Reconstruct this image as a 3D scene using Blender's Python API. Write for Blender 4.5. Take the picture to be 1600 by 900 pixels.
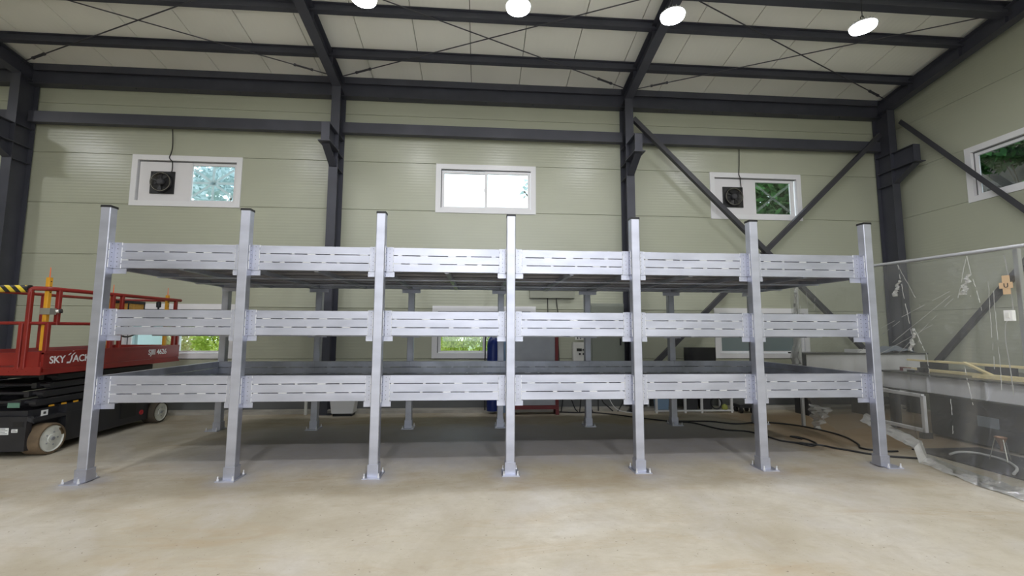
import bpy, math, random
import numpy as np
from mathutils import Vector, Matrix

for o in list(bpy.data.objects):
    bpy.data.objects.remove(o, do_unlink=True)
scene = bpy.context.scene
COL = scene.collection
R_ = random.Random(7)

# ------------------------------------------------------------------ camera
def cam_axes(yaw, pitch, roll):
    cy, sy = math.cos(yaw), math.sin(yaw); cp, sp = math.cos(pitch), math.sin(pitch)
    f = Vector((sy * cp, cy * cp, sp)); r = Vector((cy, -sy, 0)); u = r.cross(f)
    cr, sr = math.cos(roll), math.sin(roll)
    return cr * r + sr * u, -sr * r + cr * u, f
r, u, f = cam_axes(0.0728, 0.095, 0.004)
cd = bpy.data.cameras.new('camera'); cam = bpy.data.objects.new('camera', cd); COL.objects.link(cam)
cam.matrix_world = Matrix(((r.x, u.x, -f.x, -0.35075), (r.y, u.y, -f.y, -4.96789), (r.z, u.z, -f.z, 1.57998), (0, 0, 0, 1)))
cd.sensor_fit = 'HORIZONTAL'; cd.sensor_width = 36; cd.lens = 686.6348 / 1600 * 36
cd.clip_start = 0.05; cd.clip_end = 300
scene.camera = cam

# ------------------------------------------------------------------ world and exposure
w = bpy.data.worlds.new('overcast_sky'); scene.world = w; w.use_nodes = True
nt = w.node_tree; nt.nodes.clear()
out = nt.nodes.new('ShaderNodeOutputWorld'); bg = nt.nodes.new('ShaderNodeBackground')
tc = nt.nodes.new('ShaderNodeTexCoord'); sx = nt.nodes.new('ShaderNodeSeparateXYZ'); rp = nt.nodes.new('ShaderNodeValToRGB')
rp.color_ramp.elements[0].position = 0.0; rp.color_ramp.elements[0].color = (0.85, 0.90, 0.95, 1)
rp.color_ramp.elements[1].position = 0.9; rp.color_ramp.elements[1].color = (0.72, 0.84, 1.0, 1)
nt.links.new(tc.outputs['Generated'], sx.inputs[0]); nt.links.new(sx.outputs['Z'], rp.inputs['Fac'])
nt.links.new(rp.outputs['Color'], bg.inputs['Color']); bg.inputs['Strength'].default_value = 3.6
nt.links.new(bg.outputs[0], out.inputs['Surface'])
vs = scene.view_settings
vs.view_transform = 'Standard'; vs.look = 'None'; vs.gamma = 1.0; vs.use_curve_mapping = False
vs.exposure = 0.0
LAMP_W = 50.0          # watts of each high bay lamp (used by its builder below)
LAMP_COL = (0.94, 0.945, 1.0)

# ------------------------------------------------------------------ helpers
class MB:
    """collects faces and links them as ONE mesh object"""
    def __init__(s): s.v = []; s.f = []
    def add(s, vs_, fs):
        b = len(s.v); s.v += [tuple(q) for q in vs_]; s.f += [tuple(i + b for i in q) for q in fs]; return s
    def box(s, x0, x1, y0, y1, z0, z1):
        x0, x1 = min(x0, x1), max(x0, x1); y0, y1 = min(y0, y1), max(y0, y1); z0, z1 = min(z0, z1), max(z0, z1)
        return s.add([(x0,y0,z0),(x1,y0,z0),(x1,y1,z0),(x0,y1,z0),(x0,y0,z1),(x1,y0,z1),(x1,y1,z1),(x0,y1,z1)],
              [(0,3,2,1),(4,5,6,7),(0,1,5,4),(1,2,6,5),(2,3,7,6),(3,0,4,7)])
    def prism(s, p0, p1, prof, up=(0,0,1)):
        p0 = Vector(p0); p1 = Vector(p1); d = (p1 - p0).normalized(); up = Vector(up)
        a = d.cross(up)
        if a.length < 1e-4: a = d.cross(Vector((0,1,0)))
        a.normalize(); b = a.cross(d).normalized(); n = len(prof)
        vs_ = [p0 + a * q[0] + b * q[1] for q in prof] + [p1 + a * q[0] + b * q[1] for q in prof]
        fs = [(i, (i+1) % n, n + (i+1) % n, n + i) for i in range(n)]
        return s.add(vs_, fs + [tuple(range(n-1,-1,-1)), tuple(range(n, 2*n))])
    def bar(s, p0, p1, w_, h_, up=(0,0,1), c=0.0):
        a, b = w_/2, h_/2
        if c: pr = [(-a+c,-b),(a-c,-b),(a,-b+c),(a,b-c),(a-c,b),(-a+c,b),(-a,b-c),(-a,-b+c)]
        else: pr = [(-a,-b),(a,-b),(a,b),(-a,b)]
        return s.prism(p0, p1, pr, up)
    def hbeam(s, p0, p1, w_, h_, tf=.012, tw=.009, up=(0,0,1)):
        a, b, t = w_/2, h_/2, tw/2
        return s.prism(p0, p1, [(-a,-b),(a,-b),(a,-b+tf),(t,-b+tf),(t,b-tf),(a,b-tf),(a,b),(-a,b),(-a,b-tf),(-t,b-tf),(-t,-b+tf),(-a,-b+tf)], up)
    def angle(s, p0, p1, w_, h_, t=.008, up=(0,0,1)):
        return s.prism(p0, p1, [(0,0),(w_,0),(w_,t),(t,t),(t,h_),(0,h_)], up)
    def cyl(s, p0, p1, r0, r1=None, n=12):
        r1 = r0 if r1 is None else r1
        p0 = Vector(p0); p1 = Vector(p1); d = (p1 - p0).normalized()
        a = d.cross(Vector((0,0,1)))
        if a.length < 1e-4: a = Vector((1,0,0))
        a.normalize(); b = d.cross(a)
        c = [(math.cos(2*math.pi*i/n), math.sin(2*math.pi*i/n)) for i in range(n)]
        vs_ = [p0 + a*q[0]*r0 + b*q[1]*r0 for q in c] + [p1 + a*q[0]*r1 + b*q[1]*r1 for q in c]
        return s.add(vs_, [(i, n+i, n+(i+1)%n, (i+1)%n) for i in range(n)] + [tuple(range(n)), tuple(range(2*n-1,n-1,-1))])
    def lathe(s, c, axis, prof, n=24):
        """prof: (distance along axis, radius)"""
        c = Vector(c); d = Vector(axis).normalized(); a = d.cross(Vector((0,0,1)))
        if a.length < 1e-4: a = Vector((1,0,0))
        a.normalize(); b = d.cross(a); vs_ = []; fs = []
        for h, r_ in prof:
            for i in range(n):
                t = 2*math.pi*i/n; vs_.append(c + d*h + (a*math.cos(t) + b*math.sin(t))*r_)
        for k in range(len(prof)-1):
            for i in range(n):
                j = (i+1) % n; fs.append((k*n+i, (k+1)*n+i, (k+1)*n+j, k*n+j))
        return s.add(vs_, fs + [tuple(range(n)), tuple(range(len(vs_)-1, len(vs_)-n-1, -1))])
    def tube(s, pts, r_, n=7, smooth=4, closed=False):
        P = [Vector(q) for q in pts]
        if smooth > 1:
            Q = []
            for i in range(len(P)-1):
                a = P[max(i-1,0)]; b = P[i]; c = P[i+1]; d = P[min(i+2,len(P)-1)]
                for k in range(smooth):
                    t = k/smooth
                    Q.append(.5*((2*b) + (c-a)*t + (2*a-5*b+4*c-d)*t*t + (3*b-a-3*c+d)*t**3))
            P = Q + [P[-1]]
        m = len(P); vs_ = []; fs = []; prev = None
        for i in range(m):
            t = (P[min(i+1,m-1)] - P[max(i-1,0)])
            if t.length < 1e-7: t = Vector((1,0,0))
            t.normalize()
            a = t.cross(Vector((0,0,1))) if prev is None else prev - t*prev.dot(t)
            if a.length < 1e-4: a = t.cross(Vector((0,1,0)))
            a.normalize(); prev = a; b = t.cross(a)
            for k in range(n):
                q = 2*math.pi*k/n; vs_.append(P[i] + (a*math.cos(q) + b*math.sin(q))*r_)
        for i in range(m-1):
            for k in range(n):
                j = (k+1) % n; fs.append((i*n+k, i*n+j, (i+1)*n+j, (i+1)*n+k))
        return s.add(vs_, fs + [tuple(range(n-1,-1,-1)), tuple(range((m-1)*n, m*n))])
    def poly(s, pts, off):
        """flat polygon given thickness by the vector off"""
        n = len(pts); off = Vector(off); vs_ = [Vector(q) for q in pts] + [Vector(q) + off for q in pts]
        return s.add(vs_, [tuple(range(n)), tuple(range(2*n-1,n-1,-1))] + [(i, n+i, n+(i+1)%n, (i+1)%n) for i in range(n)])
    def mesh(s, name, mat, smooth=False, fix=True):
        m = bpy.data.meshes.new(name); m.from_pydata([tuple(q) for q in s.v], [], s.f)
        if fix:
            import bmesh
            bm = bmesh.new(); bm.from_mesh(m); bmesh.ops.recalc_face_normals(bm, faces=bm.faces); bm.to_mesh(m); bm.free()
        if mat: m.materials.append(mat)
        if smooth:
            m.shade_smooth()
            try: m.set_sharp_from_angle(angle=math.radians(38))
            except Exception: pass
        m.update(); return m
    def build(s, name, mat, parent=None, smooth=False, local=False, kind=None, label=None, fix=True):
        if parent is not None and not local:
            inv = WM[parent.name].inverted(); s.v = [inv @ Vector(q) for q in s.v]
        o = bpy.data.objects.new(name, s.mesh(name, mat, smooth, fix)); COL.objects.link(o)
        if parent is not None: o.parent = parent
        WM[o.name] = WM[parent.name].copy() if parent is not None else Matrix()
        if kind: o['kind'] = kind
        if label: o['label'] = label
        return o
WM = {}
def thing(name, loc, label, cat, group=None, rz=0.0):
    o = bpy.data.objects.new(name, None); COL.objects.link(o); o.location = loc; o.rotation_euler = (0,0,rz)
    o.empty_display_size = .1
    WM[o.name] = Matrix.Translation(Vector(loc)) @ Matrix.Rotation(rz, 4, 'Z')
    if label: o['label'] = label
    if cat: o['category'] = cat
    if group: o['group'] = group
    return o
def tag(o, label, cat, group=None):
    o['label'] = label; o['category'] = cat
    if group: o['group'] = group
    return o
def inst(me, name, loc, parent, rz=0.0, kind=None):
    o = bpy.data.objects.new(name, me); COL.objects.link(o); o.location = loc; o.rotation_euler = (0,0,rz)
    if parent is not None: o.parent = parent
    WM[o.name] = (WM[parent.name] if parent is not None else Matrix()) @ Matrix.Translation(Vector(loc)) @ Matrix.Rotation(rz, 4, 'Z')
    if kind: o['kind'] = kind
    return o
def structure(name):
    o = bpy.data.objects.new(name, None); COL.objects.link(o); o['kind'] = 'structure'; WM[o.name] = Matrix(); return o
def text_mesh(body, size, M4, extrude=.0008, shear=0.0, space=1.0):
    c = bpy.data.curves.new('lettering', 'FONT'); c.body = body; c.size = size; c.extrude = extrude; c.shear = shear
    c.space_character = space; c.resolution_u = 3; c.offset = size*.018
    o = bpy.data.objects.new('lettering', c); COL.objects.link(o)
    dg = bpy.context.evaluated_depsgraph_get(); dg.update()
    m = bpy.data.meshes.new_from_object(o.evaluated_get(dg)); bpy.data.objects.remove(o, do_unlink=True)
    vs_ = [M4 @ v.co for v in m.vertices]; fs = [tuple(p.vertices) for p in m.polygons]
    mb = MB(); mb.add(vs_, fs); bpy.data.meshes.remove(m); return mb

# ------------------------------------------------------------------ materials
def mat(name, col, rough=.6, metal=0.0, var=0.0, vscale=4.0, bump=0.0, bscale=60.0, spec=.5, var2=None, stretch=None, coat=0.0):
    m = bpy.data.materials.new(name); m.use_nodes = True; N = m.node_tree.nodes; L = m.node_tree.links
    b = N['Principled BSDF']; b.inputs['Base Color'].default_value = (*col, 1); b.inputs['Roughness'].default_value = rough
    b.inputs['Metallic'].default_value = metal; b.inputs['Specular IOR Level'].default_value = spec
    if coat: b.inputs['Coat Weight'].default_value = coat
    if var or bump:
        t = N.new('ShaderNodeTexCoord'); mp = N.new('ShaderNodeMapping'); L.new(t.outputs['Object'], mp.inputs[0])
        if stretch: mp.inputs['Scale'].default_value = stretch
    if var:
        n = N.new('ShaderNodeTexNoise'); n.inputs['Scale'].default_value = vscale; n.inputs['Detail'].default_value = 5
        L.new(mp.outputs[0], n.inputs['Vector'])
        rp = N.new('ShaderNodeValToRGB'); rp.color_ramp.elements[0].position = .3; rp.color_ramp.elements[1].position = .7
        c2 = var2 or [c*(1-var) for c in col]
        rp.color_ramp.elements[0].color = (*c2, 1); rp.color_ramp.elements[1].color = (*[min(1, c*(1+var*.5)) for c in col], 1)
        L.new(n.outputs['Fac'], rp.inputs[0]); L.new(rp.outputs[0], b.inputs['Base Color'])
    if bump:
        n2 = N.new('ShaderNodeTexNoise'); n2.inputs['Scale'].default_value = bscale; L.new(mp.outputs[0], n2.inputs['Vector'])
        bp = N.new('ShaderNodeBump'); bp.inputs['Strength'].default_value = bump; bp.inputs['Distance'].default_value = .01
        L.new(n2.outputs['Fac'], bp.inputs['Height']); L.new(bp.outputs[0], b.inputs['Normal'])
    return m

def panel_mat(name, col, axis_scale, rough):
    """coated sandwich panel with fine pressed ribs"""
    m = bpy.data.materials.new(name); m.use_nodes = True; N = m.node_tree.nodes; L = m.node_tree.links; b = N['Principled BSDF']
    b.inputs['Roughness'].default_value = rough; b.inputs['Specular IOR Level'].default_value = .55
    g = N.new('ShaderNodeNewGeometry'); mp = N.new('ShaderNodeMapping'); mp.inputs['Scale'].default_value = axis_scale
    L.new(g.outputs['Position'], mp.inputs[0])
    wv = N.new('ShaderNodeTexWave'); wv.bands_direction = 'X' if axis_scale[0] > axis_scale[2] else 'Z'
    wv.wave_profile = 'SIN'; wv.inputs['Scale'].default_value = 1.0; wv.inputs['Distortion'].default_value = 0
    L.new(mp.outputs[0], wv.inputs['Vector'])
    n = N.new('ShaderNodeTexNoise'); n.inputs['Scale'].default_value = .6; n.inputs['Detail'].default_value = 3
    L.new(g.outputs['Position'], n.inputs['Vector'])
    rp = N.new('ShaderNodeValToRGB'); rp.color_ramp.elements[0].position = .3; rp.color_ramp.elements[1].position = .7
    rp.color_ramp.elements[0].color = (*[c*.95 for c in col], 1); rp.color_ramp.elements[1].color = (*[c*1.04 for c in col], 1)
    L.new(n.outputs['Fac'], rp.inputs[0]); L.new(rp.outputs[0], b.inputs['Base Color'])
    bp = N.new('ShaderNodeBump'); bp.inputs['Strength'].default_value = .20; bp.inputs['Distance'].default_value = .004
    L.new(wv.outputs['Fac'], bp.inputs['Height']); L.new(bp.outputs[0], b.inputs['Normal'])
    return m

def floor_mat():
    m = bpy.data.materials.new('worn_concrete'); m.use_nodes = True; N = m.node_tree.nodes; L = m.node_tree.links; b = N['Principled BSDF']
    g = N.new('ShaderNodeNewGeometry')
    def noise(scale, detail=6, rough=.6, sc=(1,1,1), dist=0.0):
        mp = N.new('ShaderNodeMapping'); mp.inputs['Scale'].default_value = sc; L.new(g.outputs['Position'], mp.inputs[0])
        n = N.new('ShaderNodeTexNoise'); n.inputs['Scale'].default_value = scale; n.inputs['Detail'].default_value = detail
        n.inputs['Roughness'].default_value = rough; n.inputs['Distortion'].default_value = dist; L.new(mp.outputs[0], n.inputs['Vector']); return n.outputs['Fac']
    def ramp(x, p0, p1, c0=(0,0,0), c1=(1,1,1)):
        rp = N.new('ShaderNodeValToRGB'); rp.color_ramp.elements[0].position = p0; rp.color_ramp.elements[1].position = p1
        rp.color_ramp.elements[0].color = (*c0,1); rp.color_ramp.elements[1].color = (*c1,1); L.new(x, rp.inputs[0]); return rp.outputs[0]
    def mix(fac, a, c, t='MIX'):
        q = N.new('ShaderNodeMix'); q.data_type = 'RGBA'; q.blend_type = t
        for i, s_ in ((0, fac), (6, a), (7, c)):
            if hasattr(s_, 'links'): L.new(s_, q.inputs[i])
            else: q.inputs[i].default_value = s_ if i == 0 else (*s_, 1)
        return q.outputs[2]
    def math_(op, a, c=None, clamp=False):
        q = N.new('ShaderNodeMath'); q.operation = op; q.use_clamp = clamp
        for i, s_ in ((0, a), (1, c)):
            if s_ is None: continue
            if hasattr(s_, 'links'): L.new(s_, q.inputs[i])
            else: q.inputs[i].default_value = s_
        return q.outputs[0]
    col = mix(ramp(noise(.55, 7, .62, dist=.4), .36, .66), (.375,.333,.248), (.55,.515,.437))
    col = mix(math_('MULTIPLY', ramp(noise(2.2, 8, .7, dist=.6), .46, .72), .55), col, (.35,.305,.225))
    col = mix(math_('MULTIPLY', ramp(noise(1.3, 6, .7, (.35,1.6,1), .8), .52, .72), .65), col, (.37,.275,.155))   # rusty drag stains
    col = mix(math_('MULTIPLY', ramp(noise(9, 6, .75, (.5,1.4,1), 1.2), .54, .74), .42), col, (.29,.24,.165))
    col = mix(math_('MULTIPLY', ramp(noise(.9, 5, .6, dist=.5), .48, .68), .55), col, (.50,.48,.455))
    col = mix(math_('MULTIPLY', ramp(noise(34, 2, .5), .70, .74), .75), col, (.12,.09,.06))                      # crumbs and specks
    sp = N.new('ShaderNodeSeparateXYZ'); L.new(g.outputs['Position'], sp.inputs[0])
    wob = math_('MULTIPLY', math_('SUBTRACT', noise(1.6, 5, .7), .5), 1.3)
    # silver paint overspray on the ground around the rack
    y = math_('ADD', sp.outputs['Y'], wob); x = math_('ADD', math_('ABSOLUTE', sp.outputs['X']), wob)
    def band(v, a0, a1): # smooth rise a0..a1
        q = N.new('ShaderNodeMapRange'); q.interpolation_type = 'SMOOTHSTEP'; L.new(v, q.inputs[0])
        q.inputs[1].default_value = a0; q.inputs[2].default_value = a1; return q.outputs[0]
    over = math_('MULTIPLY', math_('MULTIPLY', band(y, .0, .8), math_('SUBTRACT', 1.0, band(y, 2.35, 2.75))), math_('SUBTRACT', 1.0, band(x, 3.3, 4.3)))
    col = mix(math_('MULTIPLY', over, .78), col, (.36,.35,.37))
    # bluish halo sprayed around every front base plate
    fx = math_('MULTIPLY', math_('SUBTRACT', math_('FRACT', math_('ADD', math_('DIVIDE', sp.outputs['X'], 1.4652), .5)), .5), 1.4652)
    dd = math_('SQRT', math_('ADD', math_('POWER', math_('ABSOLUTE', fx), 2.0), math_('POWER', math_('ABSOLUTE', math_('ADD', sp.outputs['Y'], 0.0)), 2.0)))
    halo = math_('MULTIPLY', math_('SUBTRACT', 1.0, band(math_('ADD', dd, math_('MULTIPLY', wob, .12)), .10, .34)), math_('SUBTRACT', 1.0, band(math_('ABSOLUTE', sp.outputs['X']), 4.7, 4.9)))
    col = mix(math_('MULTIPLY', halo, .75), col, (.36,.365,.41))
    # brown dirt swept against the overspray, front and back
    dirt = math_('ADD', math_('MULTIPLY', band(y, -.75, -.25), math_('SUBTRACT', 1.0, band(y, -.1, .35))), math_('MULTIPLY', band(y, 2.5, 2.8), 1.0), True)
    dirt = math_('MULTIPLY', dirt, ramp(noise(1.9, 7, .72, (.6,1.2,1)), .38, .66))
    col = mix(math_('MULTIPLY', dirt, .55), col, (.31,.235,.14))
    col = mix(math_('MULTIPLY', ramp(noise(5.5, 8, .75), .42, .66), .34), col, (.36,.315,.235))
    rust = math_('MULTIPLY', math_('MULTIPLY', band(math_('ADD', sp.outputs['X'], wob), 3.7, 4.5), band(y, .35, 1.0)), math_('SUBTRACT', 1.0, band(sp.outputs['Y'], 3.0, 3.6)))
    col = mix(math_('MULTIPLY', rust, .72), col, (.22,.135,.065))
    L.new(col, b.inputs['Base Color'])
    rr = N.new('ShaderNodeMapRange'); L.new(noise(1.1, 5), rr.inputs[0]); rr.inputs[3].default_value = .45; rr.inputs[4].default_value = .75
    L.new(rr.outputs[0], b.inputs['Roughness']); b.inputs['Specular IOR Level'].default_value = .35
    bp = N.new('ShaderNodeBump'); bp.inputs['Strength'].default_value = .12; bp.inputs['Distance'].default_value = .01
    L.new(noise(38, 5), bp.inputs['Height']); L.new(bp.outputs[0], b.inputs['Normal'])
    return m

def clear_mat(name, tint=(.93,.96,.95), gloss=.08, rough=.03, haze=0.0, bump=0.0, bscale=6.0, hazecol=(.8,.82,.8)):
    m = bpy.data.materials.new(name); m.use_nodes = True; N = m.node_tree.nodes; L = m.node_tree.links; N.clear()
    o = N.new('ShaderNodeOutputMaterial'); t = N.new('ShaderNodeBsdfTransparent'); t.inputs[0].default_value = (*tint,1)
    g = N.new('ShaderNodeBsdfGlossy'); g.inputs['Roughness'].default_value = rough
    fr = N.new('ShaderNodeFresnel'); fr.inputs['IOR'].default_value = 1.45
    ml = N.new('ShaderNodeMath'); ml.operation = 'MULTIPLY_ADD'; ml.inputs[1].default_value = 1.0; ml.inputs[2].default_value = gloss
    ml.use_clamp = True; L.new(fr.outputs[0], ml.inputs[0])
    mx = N.new('ShaderNodeMixShader'); L.new(ml.outputs[0], mx.inputs[0]); L.new(t.outputs[0], mx.inputs[1]); L.new(g.outputs[0], mx.inputs[2])
    last = mx
    if haze:
        d = N.new('ShaderNodeBsdfDiffuse'); d.inputs[0].default_value = (*hazecol,1); tr = N.new('ShaderNodeBsdfTranslucent'); tr.inputs[0].default_value = (*hazecol,1)
        ad = N.new('ShaderNodeMixShader'); ad.inputs[0].default_value = .5; L.new(d.outputs[0], ad.inputs[1]); L.new(tr.outputs[0], ad.inputs[2])
        m2 = N.new('ShaderNodeMixShader'); m2.inputs[0].default_value = haze; L.new(mx.outputs[0], m2.inputs[1]); L.new(ad.outputs[0], m2.inputs[2]); last = m2
    if bump:
        tc_ = N.new('ShaderNodeNewGeometry'); n = N.new('ShaderNodeTexNoise'); n.inputs['Scale'].default_value = bscale; n.inputs['Detail'].default_value = 6
        n.inputs['Distortion'].default_value = 1.0; L.new(tc_.outputs['Position'], n.inputs['Vector'])
        bp = N.new('ShaderNodeBump'); bp.inputs['Strength'].default_value = bump; bp.inputs['Distance'].default_value = .03
        L.new(n.outputs['Fac'], bp.inputs['Height']); L.new(bp.outputs[0], g.inputs['Normal'])
    L.new(last.outputs[0], o.inputs[0]); return m

def emit_mat(name, col, s):
    m = bpy.data.materials.new(name); m.use_nodes = True; N = m.node_tree.nodes; L = m.node_tree.links; N.clear()
    o = N.new('ShaderNodeOutputMaterial'); e = N.new('ShaderNodeEmission'); e.inputs[0].default_value = (*col,1); e.inputs[1].default_value = s
    L.new(e.outputs[0], o.inputs[0]); return m

def leaf_mat(name, c0, c1):
    m = bpy.data.materials.new(name); m.use_nodes = True; N = m.node_tree.nodes; L = m.node_tree.links; N.clear()
    o = N.new('ShaderNodeOutputMaterial'); g = N.new('ShaderNodeNewGeometry'); n = N.new('ShaderNodeTexNoise'); n.inputs['Scale'].default_value = 3.0
    L.new(g.outputs['Position'], n.inputs['Vector']); rp = N.new('ShaderNodeValToRGB')
    rp.color_ramp.elements[0].position = .35; rp.color_ramp.elements[1].position = .65
    rp.color_ramp.elements[0].color = (*c0,1); rp.color_ramp.elements[1].color = (*c1,1); L.new(n.outputs['Fac'], rp.inputs[0])
    d = N.new('ShaderNodeBsdfDiffuse'); t = N.new('ShaderNodeBsdfTranslucent'); mx = N.new('ShaderNodeMixShader'); mx.inputs[0].default_value = .4
    L.new(rp.outputs[0], d.inputs[0]); L.new(rp.outputs[0], t.inputs[0]); L.new(d.outputs[0], mx.inputs[1]); L.new(t.outputs[0], mx.inputs[2])
    L.new(mx.outputs[0], o.inputs[0]); return m

def stripe_mat(name, a, b_, scale):
    m = bpy.data.materials.new(name); m.use_nodes = True; N = m.node_tree.nodes; L = m.node_tree.links; b = N['Principled BSDF']
    b.inputs['Roughness'].default_value = .5
    g = N.new('ShaderNodeNewGeometry'); wv = N.new('ShaderNodeTexWave'); wv.bands_direction = 'DIAGONAL'; wv.inputs['Scale'].default_value = scale
    L.new(g.outputs['Position'], wv.inputs['Vector']); rp = N.new('ShaderNodeValToRGB'); rp.color_ramp.interpolation = 'CONSTANT'
    rp.color_ramp.elements[0].color = (*a,1); rp.color_ramp.elements[1].color = (*b_,1); rp.color_ramp.elements[1].position = .5
    L.new(wv.outputs['Fac'], rp.inputs[0]); L.new(rp.outputs[0], b.inputs['Base Color']); return m

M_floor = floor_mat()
M_wall = panel_mat('wall_panel_beige', (.425,.44,.345), (0,0,5.4), .30)
M_ceil = panel_mat('roof_panel_white', (.88,.88,.81), (3.2,0,0), .5)
M_back = mat('panel_joint', (.20,.20,.16), .8)
M_steel = mat('dark_painted_steel', (.058,.060,.078), .45, 0, .15, 3, .05, 30, .45)
M_steel2 = mat('dark_tube_steel', (.050,.050,.060), .45, 0, .12, 3)
M_silver = mat('silver_paint', (.56,.577,.668), .48, .86, .16, 2.4, .03, 14, .5, var2=(.45,.466,.545), stretch=(.7,1,2.2))
M_silver_d = mat('silver_paint_shaded', (.55,.57,.65), .46, .7, .3, 3, .04, 18, var2=(.40,.415,.475))  # same silver paint, darkened in colour for the shaded rear and inner members
M_plank = mat('dull_steel_plank', (.40,.385,.395), .5, .4, .3, 3, .04, 18)
M_weld = mat('weld_bead', (.80,.81,.84), .35, .4)
M_bolt = mat('dark_bolt_head', (.14,.14,.16), .5, .4)
M_cap = mat('black_plastic_cap', (.012,.012,.014), .5)
M_white = mat('window_white_vinyl', (.78,.78,.80), .35)
M_board = mat('white_board', (.74,.73,.75), .45)
M_shadow = mat('shaded_recess_grey', (.42,.42,.43), .5)  # grey stands for shade on the recessed window frame behind the board
M_gasket = mat('grey_gasket', (.16,.16,.17), .6)
M_glass = clear_mat('window_glass', (.92,.96,.95), .02, .02)
M_tape2 = clear_mat('tape_weak_backlight', (.86,.90,.88), .05, .3, .10, hazecol=(.7,.75,.72))  # same tape made fainter, standing for the weaker backlight
M_frost = clear_mat('frosted_pane', (.45,.48,.48), .05, .3, .55, hazecol=(.30,.33,.33))
M_tape = clear_mat('frosted_tape', (.80,.86,.88), .02, .4, .42, hazecol=(.85,.9,.92))
M_black = mat('black_steel', (.018,.018,.021), .45, 0, .2, 5)
M_chassis = mat('black_chassis_paint', (.022,.022,.026), .42, 0, .25, 4)
M_red = mat('red_paint', (.23,.018,.013), .42, 0, .22, 3)
M_yellow = mat('yellow_paint', (.62,.31,.02), .45, 0, .15, 4)
M_orange = mat('orange_whip', (.80,.16,.05), .5)
M_tyre = mat('dusty_brown_tyre', (.15,.105,.062), .85, 0, .35, 7, .2, 50)
M_tyre2 = mat('dark_dusty_tyre', (.075,.06,.042), .85, 0, .3, 7, .2, 50)
M_hub = mat('grey_wheel_disc', (.62,.63,.58), .6, 0, .2, 9)
M_rust = mat('worn_rubber_patch', (.10,.065,.03), .8)
M_label = mat('white_label', (.72,.74,.74), .5)
M_ink = mat('label_ink', (.05,.05,.05), .6)
M_green = mat('green_label', (.10,.20,.15), .5)
M_reflect = mat('red_reflector', (.5,.03,.04), .2)
M_stripe = stripe_mat('hazard_stripes', (.02,.02,.02), (.72,.55,.04), 5.2)
M_chrome = mat('bare_clamp_metal', (.55,.54,.50), .3, .8)
M_wick = mat('yellow_brown_bin', (.45,.25,.05), .7, 0, .3, 30)
M_cable = mat('black_rubber_cable', (.016,.016,.018), .5)
M_sheet = clear_mat('clear_plastic_sheet', (.92,.93,.93), .08, .08, .15, .9, 4.0, (.74,.74,.73))
M_alu = mat('aluminium_profile', (.62,.63,.65), .35, .6)
M_card = mat('cardboard', (.62,.44,.27), .8)
M_switch = mat('white_plastic', (.78,.78,.76), .4)
M_wood = mat('pale_pine', (.90,.76,.42), .6, 0, .15, 12, stretch=(8,1,8))
M_tblbeam = mat('pale_grey_beam_paint', (.90,.90,.94), .5, 0, .08, 3)
M_tbltop = mat('dark_steel_plate', (.115,.115,.105), .35, .3, .3, 3)
M_bench = mat('light_grey_steel', (.70,.70,.70), .5, 0, .1, 2)
M_machine = mat('dark_machine_paint', (.045,.045,.050), .55, 0, .3, 4)
M_tarp = mat('bluish_grey_tarp', (.22,.25,.29), .55)
M_blue = mat('blue_cylinder_paint', (.008,.025,.17), .3, 0, .1, 4)
M_lblue = mat('pale_blue_plastic', (.24,.36,.52), .5)
M_redframe = mat('dark_red_frame', (.16,.018,.020), .5)
M_greyplate = mat('grey_steel_plate', (.33,.345,.37), .42, .3, .25, 1.6)
M_casing = mat('grey_green_casing', (.235,.255,.215), .5, 0, .06, 2)
M_cream = mat('cream_box', (.70,.70,.66), .45)
M_screen = mat('black_screen', (.010,.010,.012), .2)
M_curb = mat('curb_concrete', (.42,.40,.35), .8, 0, .2, 3, .1, 40)
M_base = mat('dark_grey_skirting', (.13,.135,.135), .5, 0, .1, 2)
M_fan = mat('black_fan_metal', (.018,.018,.020), .4)
M_louvre = mat('daylit_louvre', (.50,.48,.40), .35, .2, .7, 9, var2=(.10,.10,.09))  # pale tone stands for daylight coming through the fan louvre
M_fanring = mat('polished_fan_ring', (.62,.60,.54), .2, .9)
M_lens = emit_mat('lit_lamp_lens', LAMP_COL, 38.0)
M_heat = mat('lamp_housing', (.55,.56,.58), .4, .3)
M_soil = mat('brown_soil', (.040,.030,.018), .95, 0, .4, 2, .4, 8)
M_grass = mat('outside_ground', (.22,.28,.10), .95, 0, .4, 2)
M_bark = mat('bark', (.10,.08,.06), .9, 0, .3, 8)
M_leaf1 = leaf_mat('glare_paled_leaves', (.36,.47,.46), (.64,.76,.80))  # leaf colour paled and blued to imitate glare through the window
M_leaf2 = leaf_mat('dark_leaves', (.025,.085,.025), (.07,.19,.05))
M_leaf3 = leaf_mat('bright_shrub_leaves', (.46,.58,.12), (.80,.86,.26))
M_leaf4 = leaf_mat('dry_straw_shrub', (.60,.52,.34), (.78,.76,.46))

# ------------------------------------------------------------------ setting
W = 3.95                      # inside face of the back wall
XR, XL, YF = 8.74, -15.2, -12.0
SL = 0.166
def roof_z(y): return 6.70 + SL*(3.75 - y) if y > -4 else 6.70 + SL*(3.75 + 4) - SL*(-4 - y)

fl = MB().box(XL-.3, XR+.3, YF-.3, W+.1, -.2, 0).build('floor', M_floor); fl['kind'] = 'structure'

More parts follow.
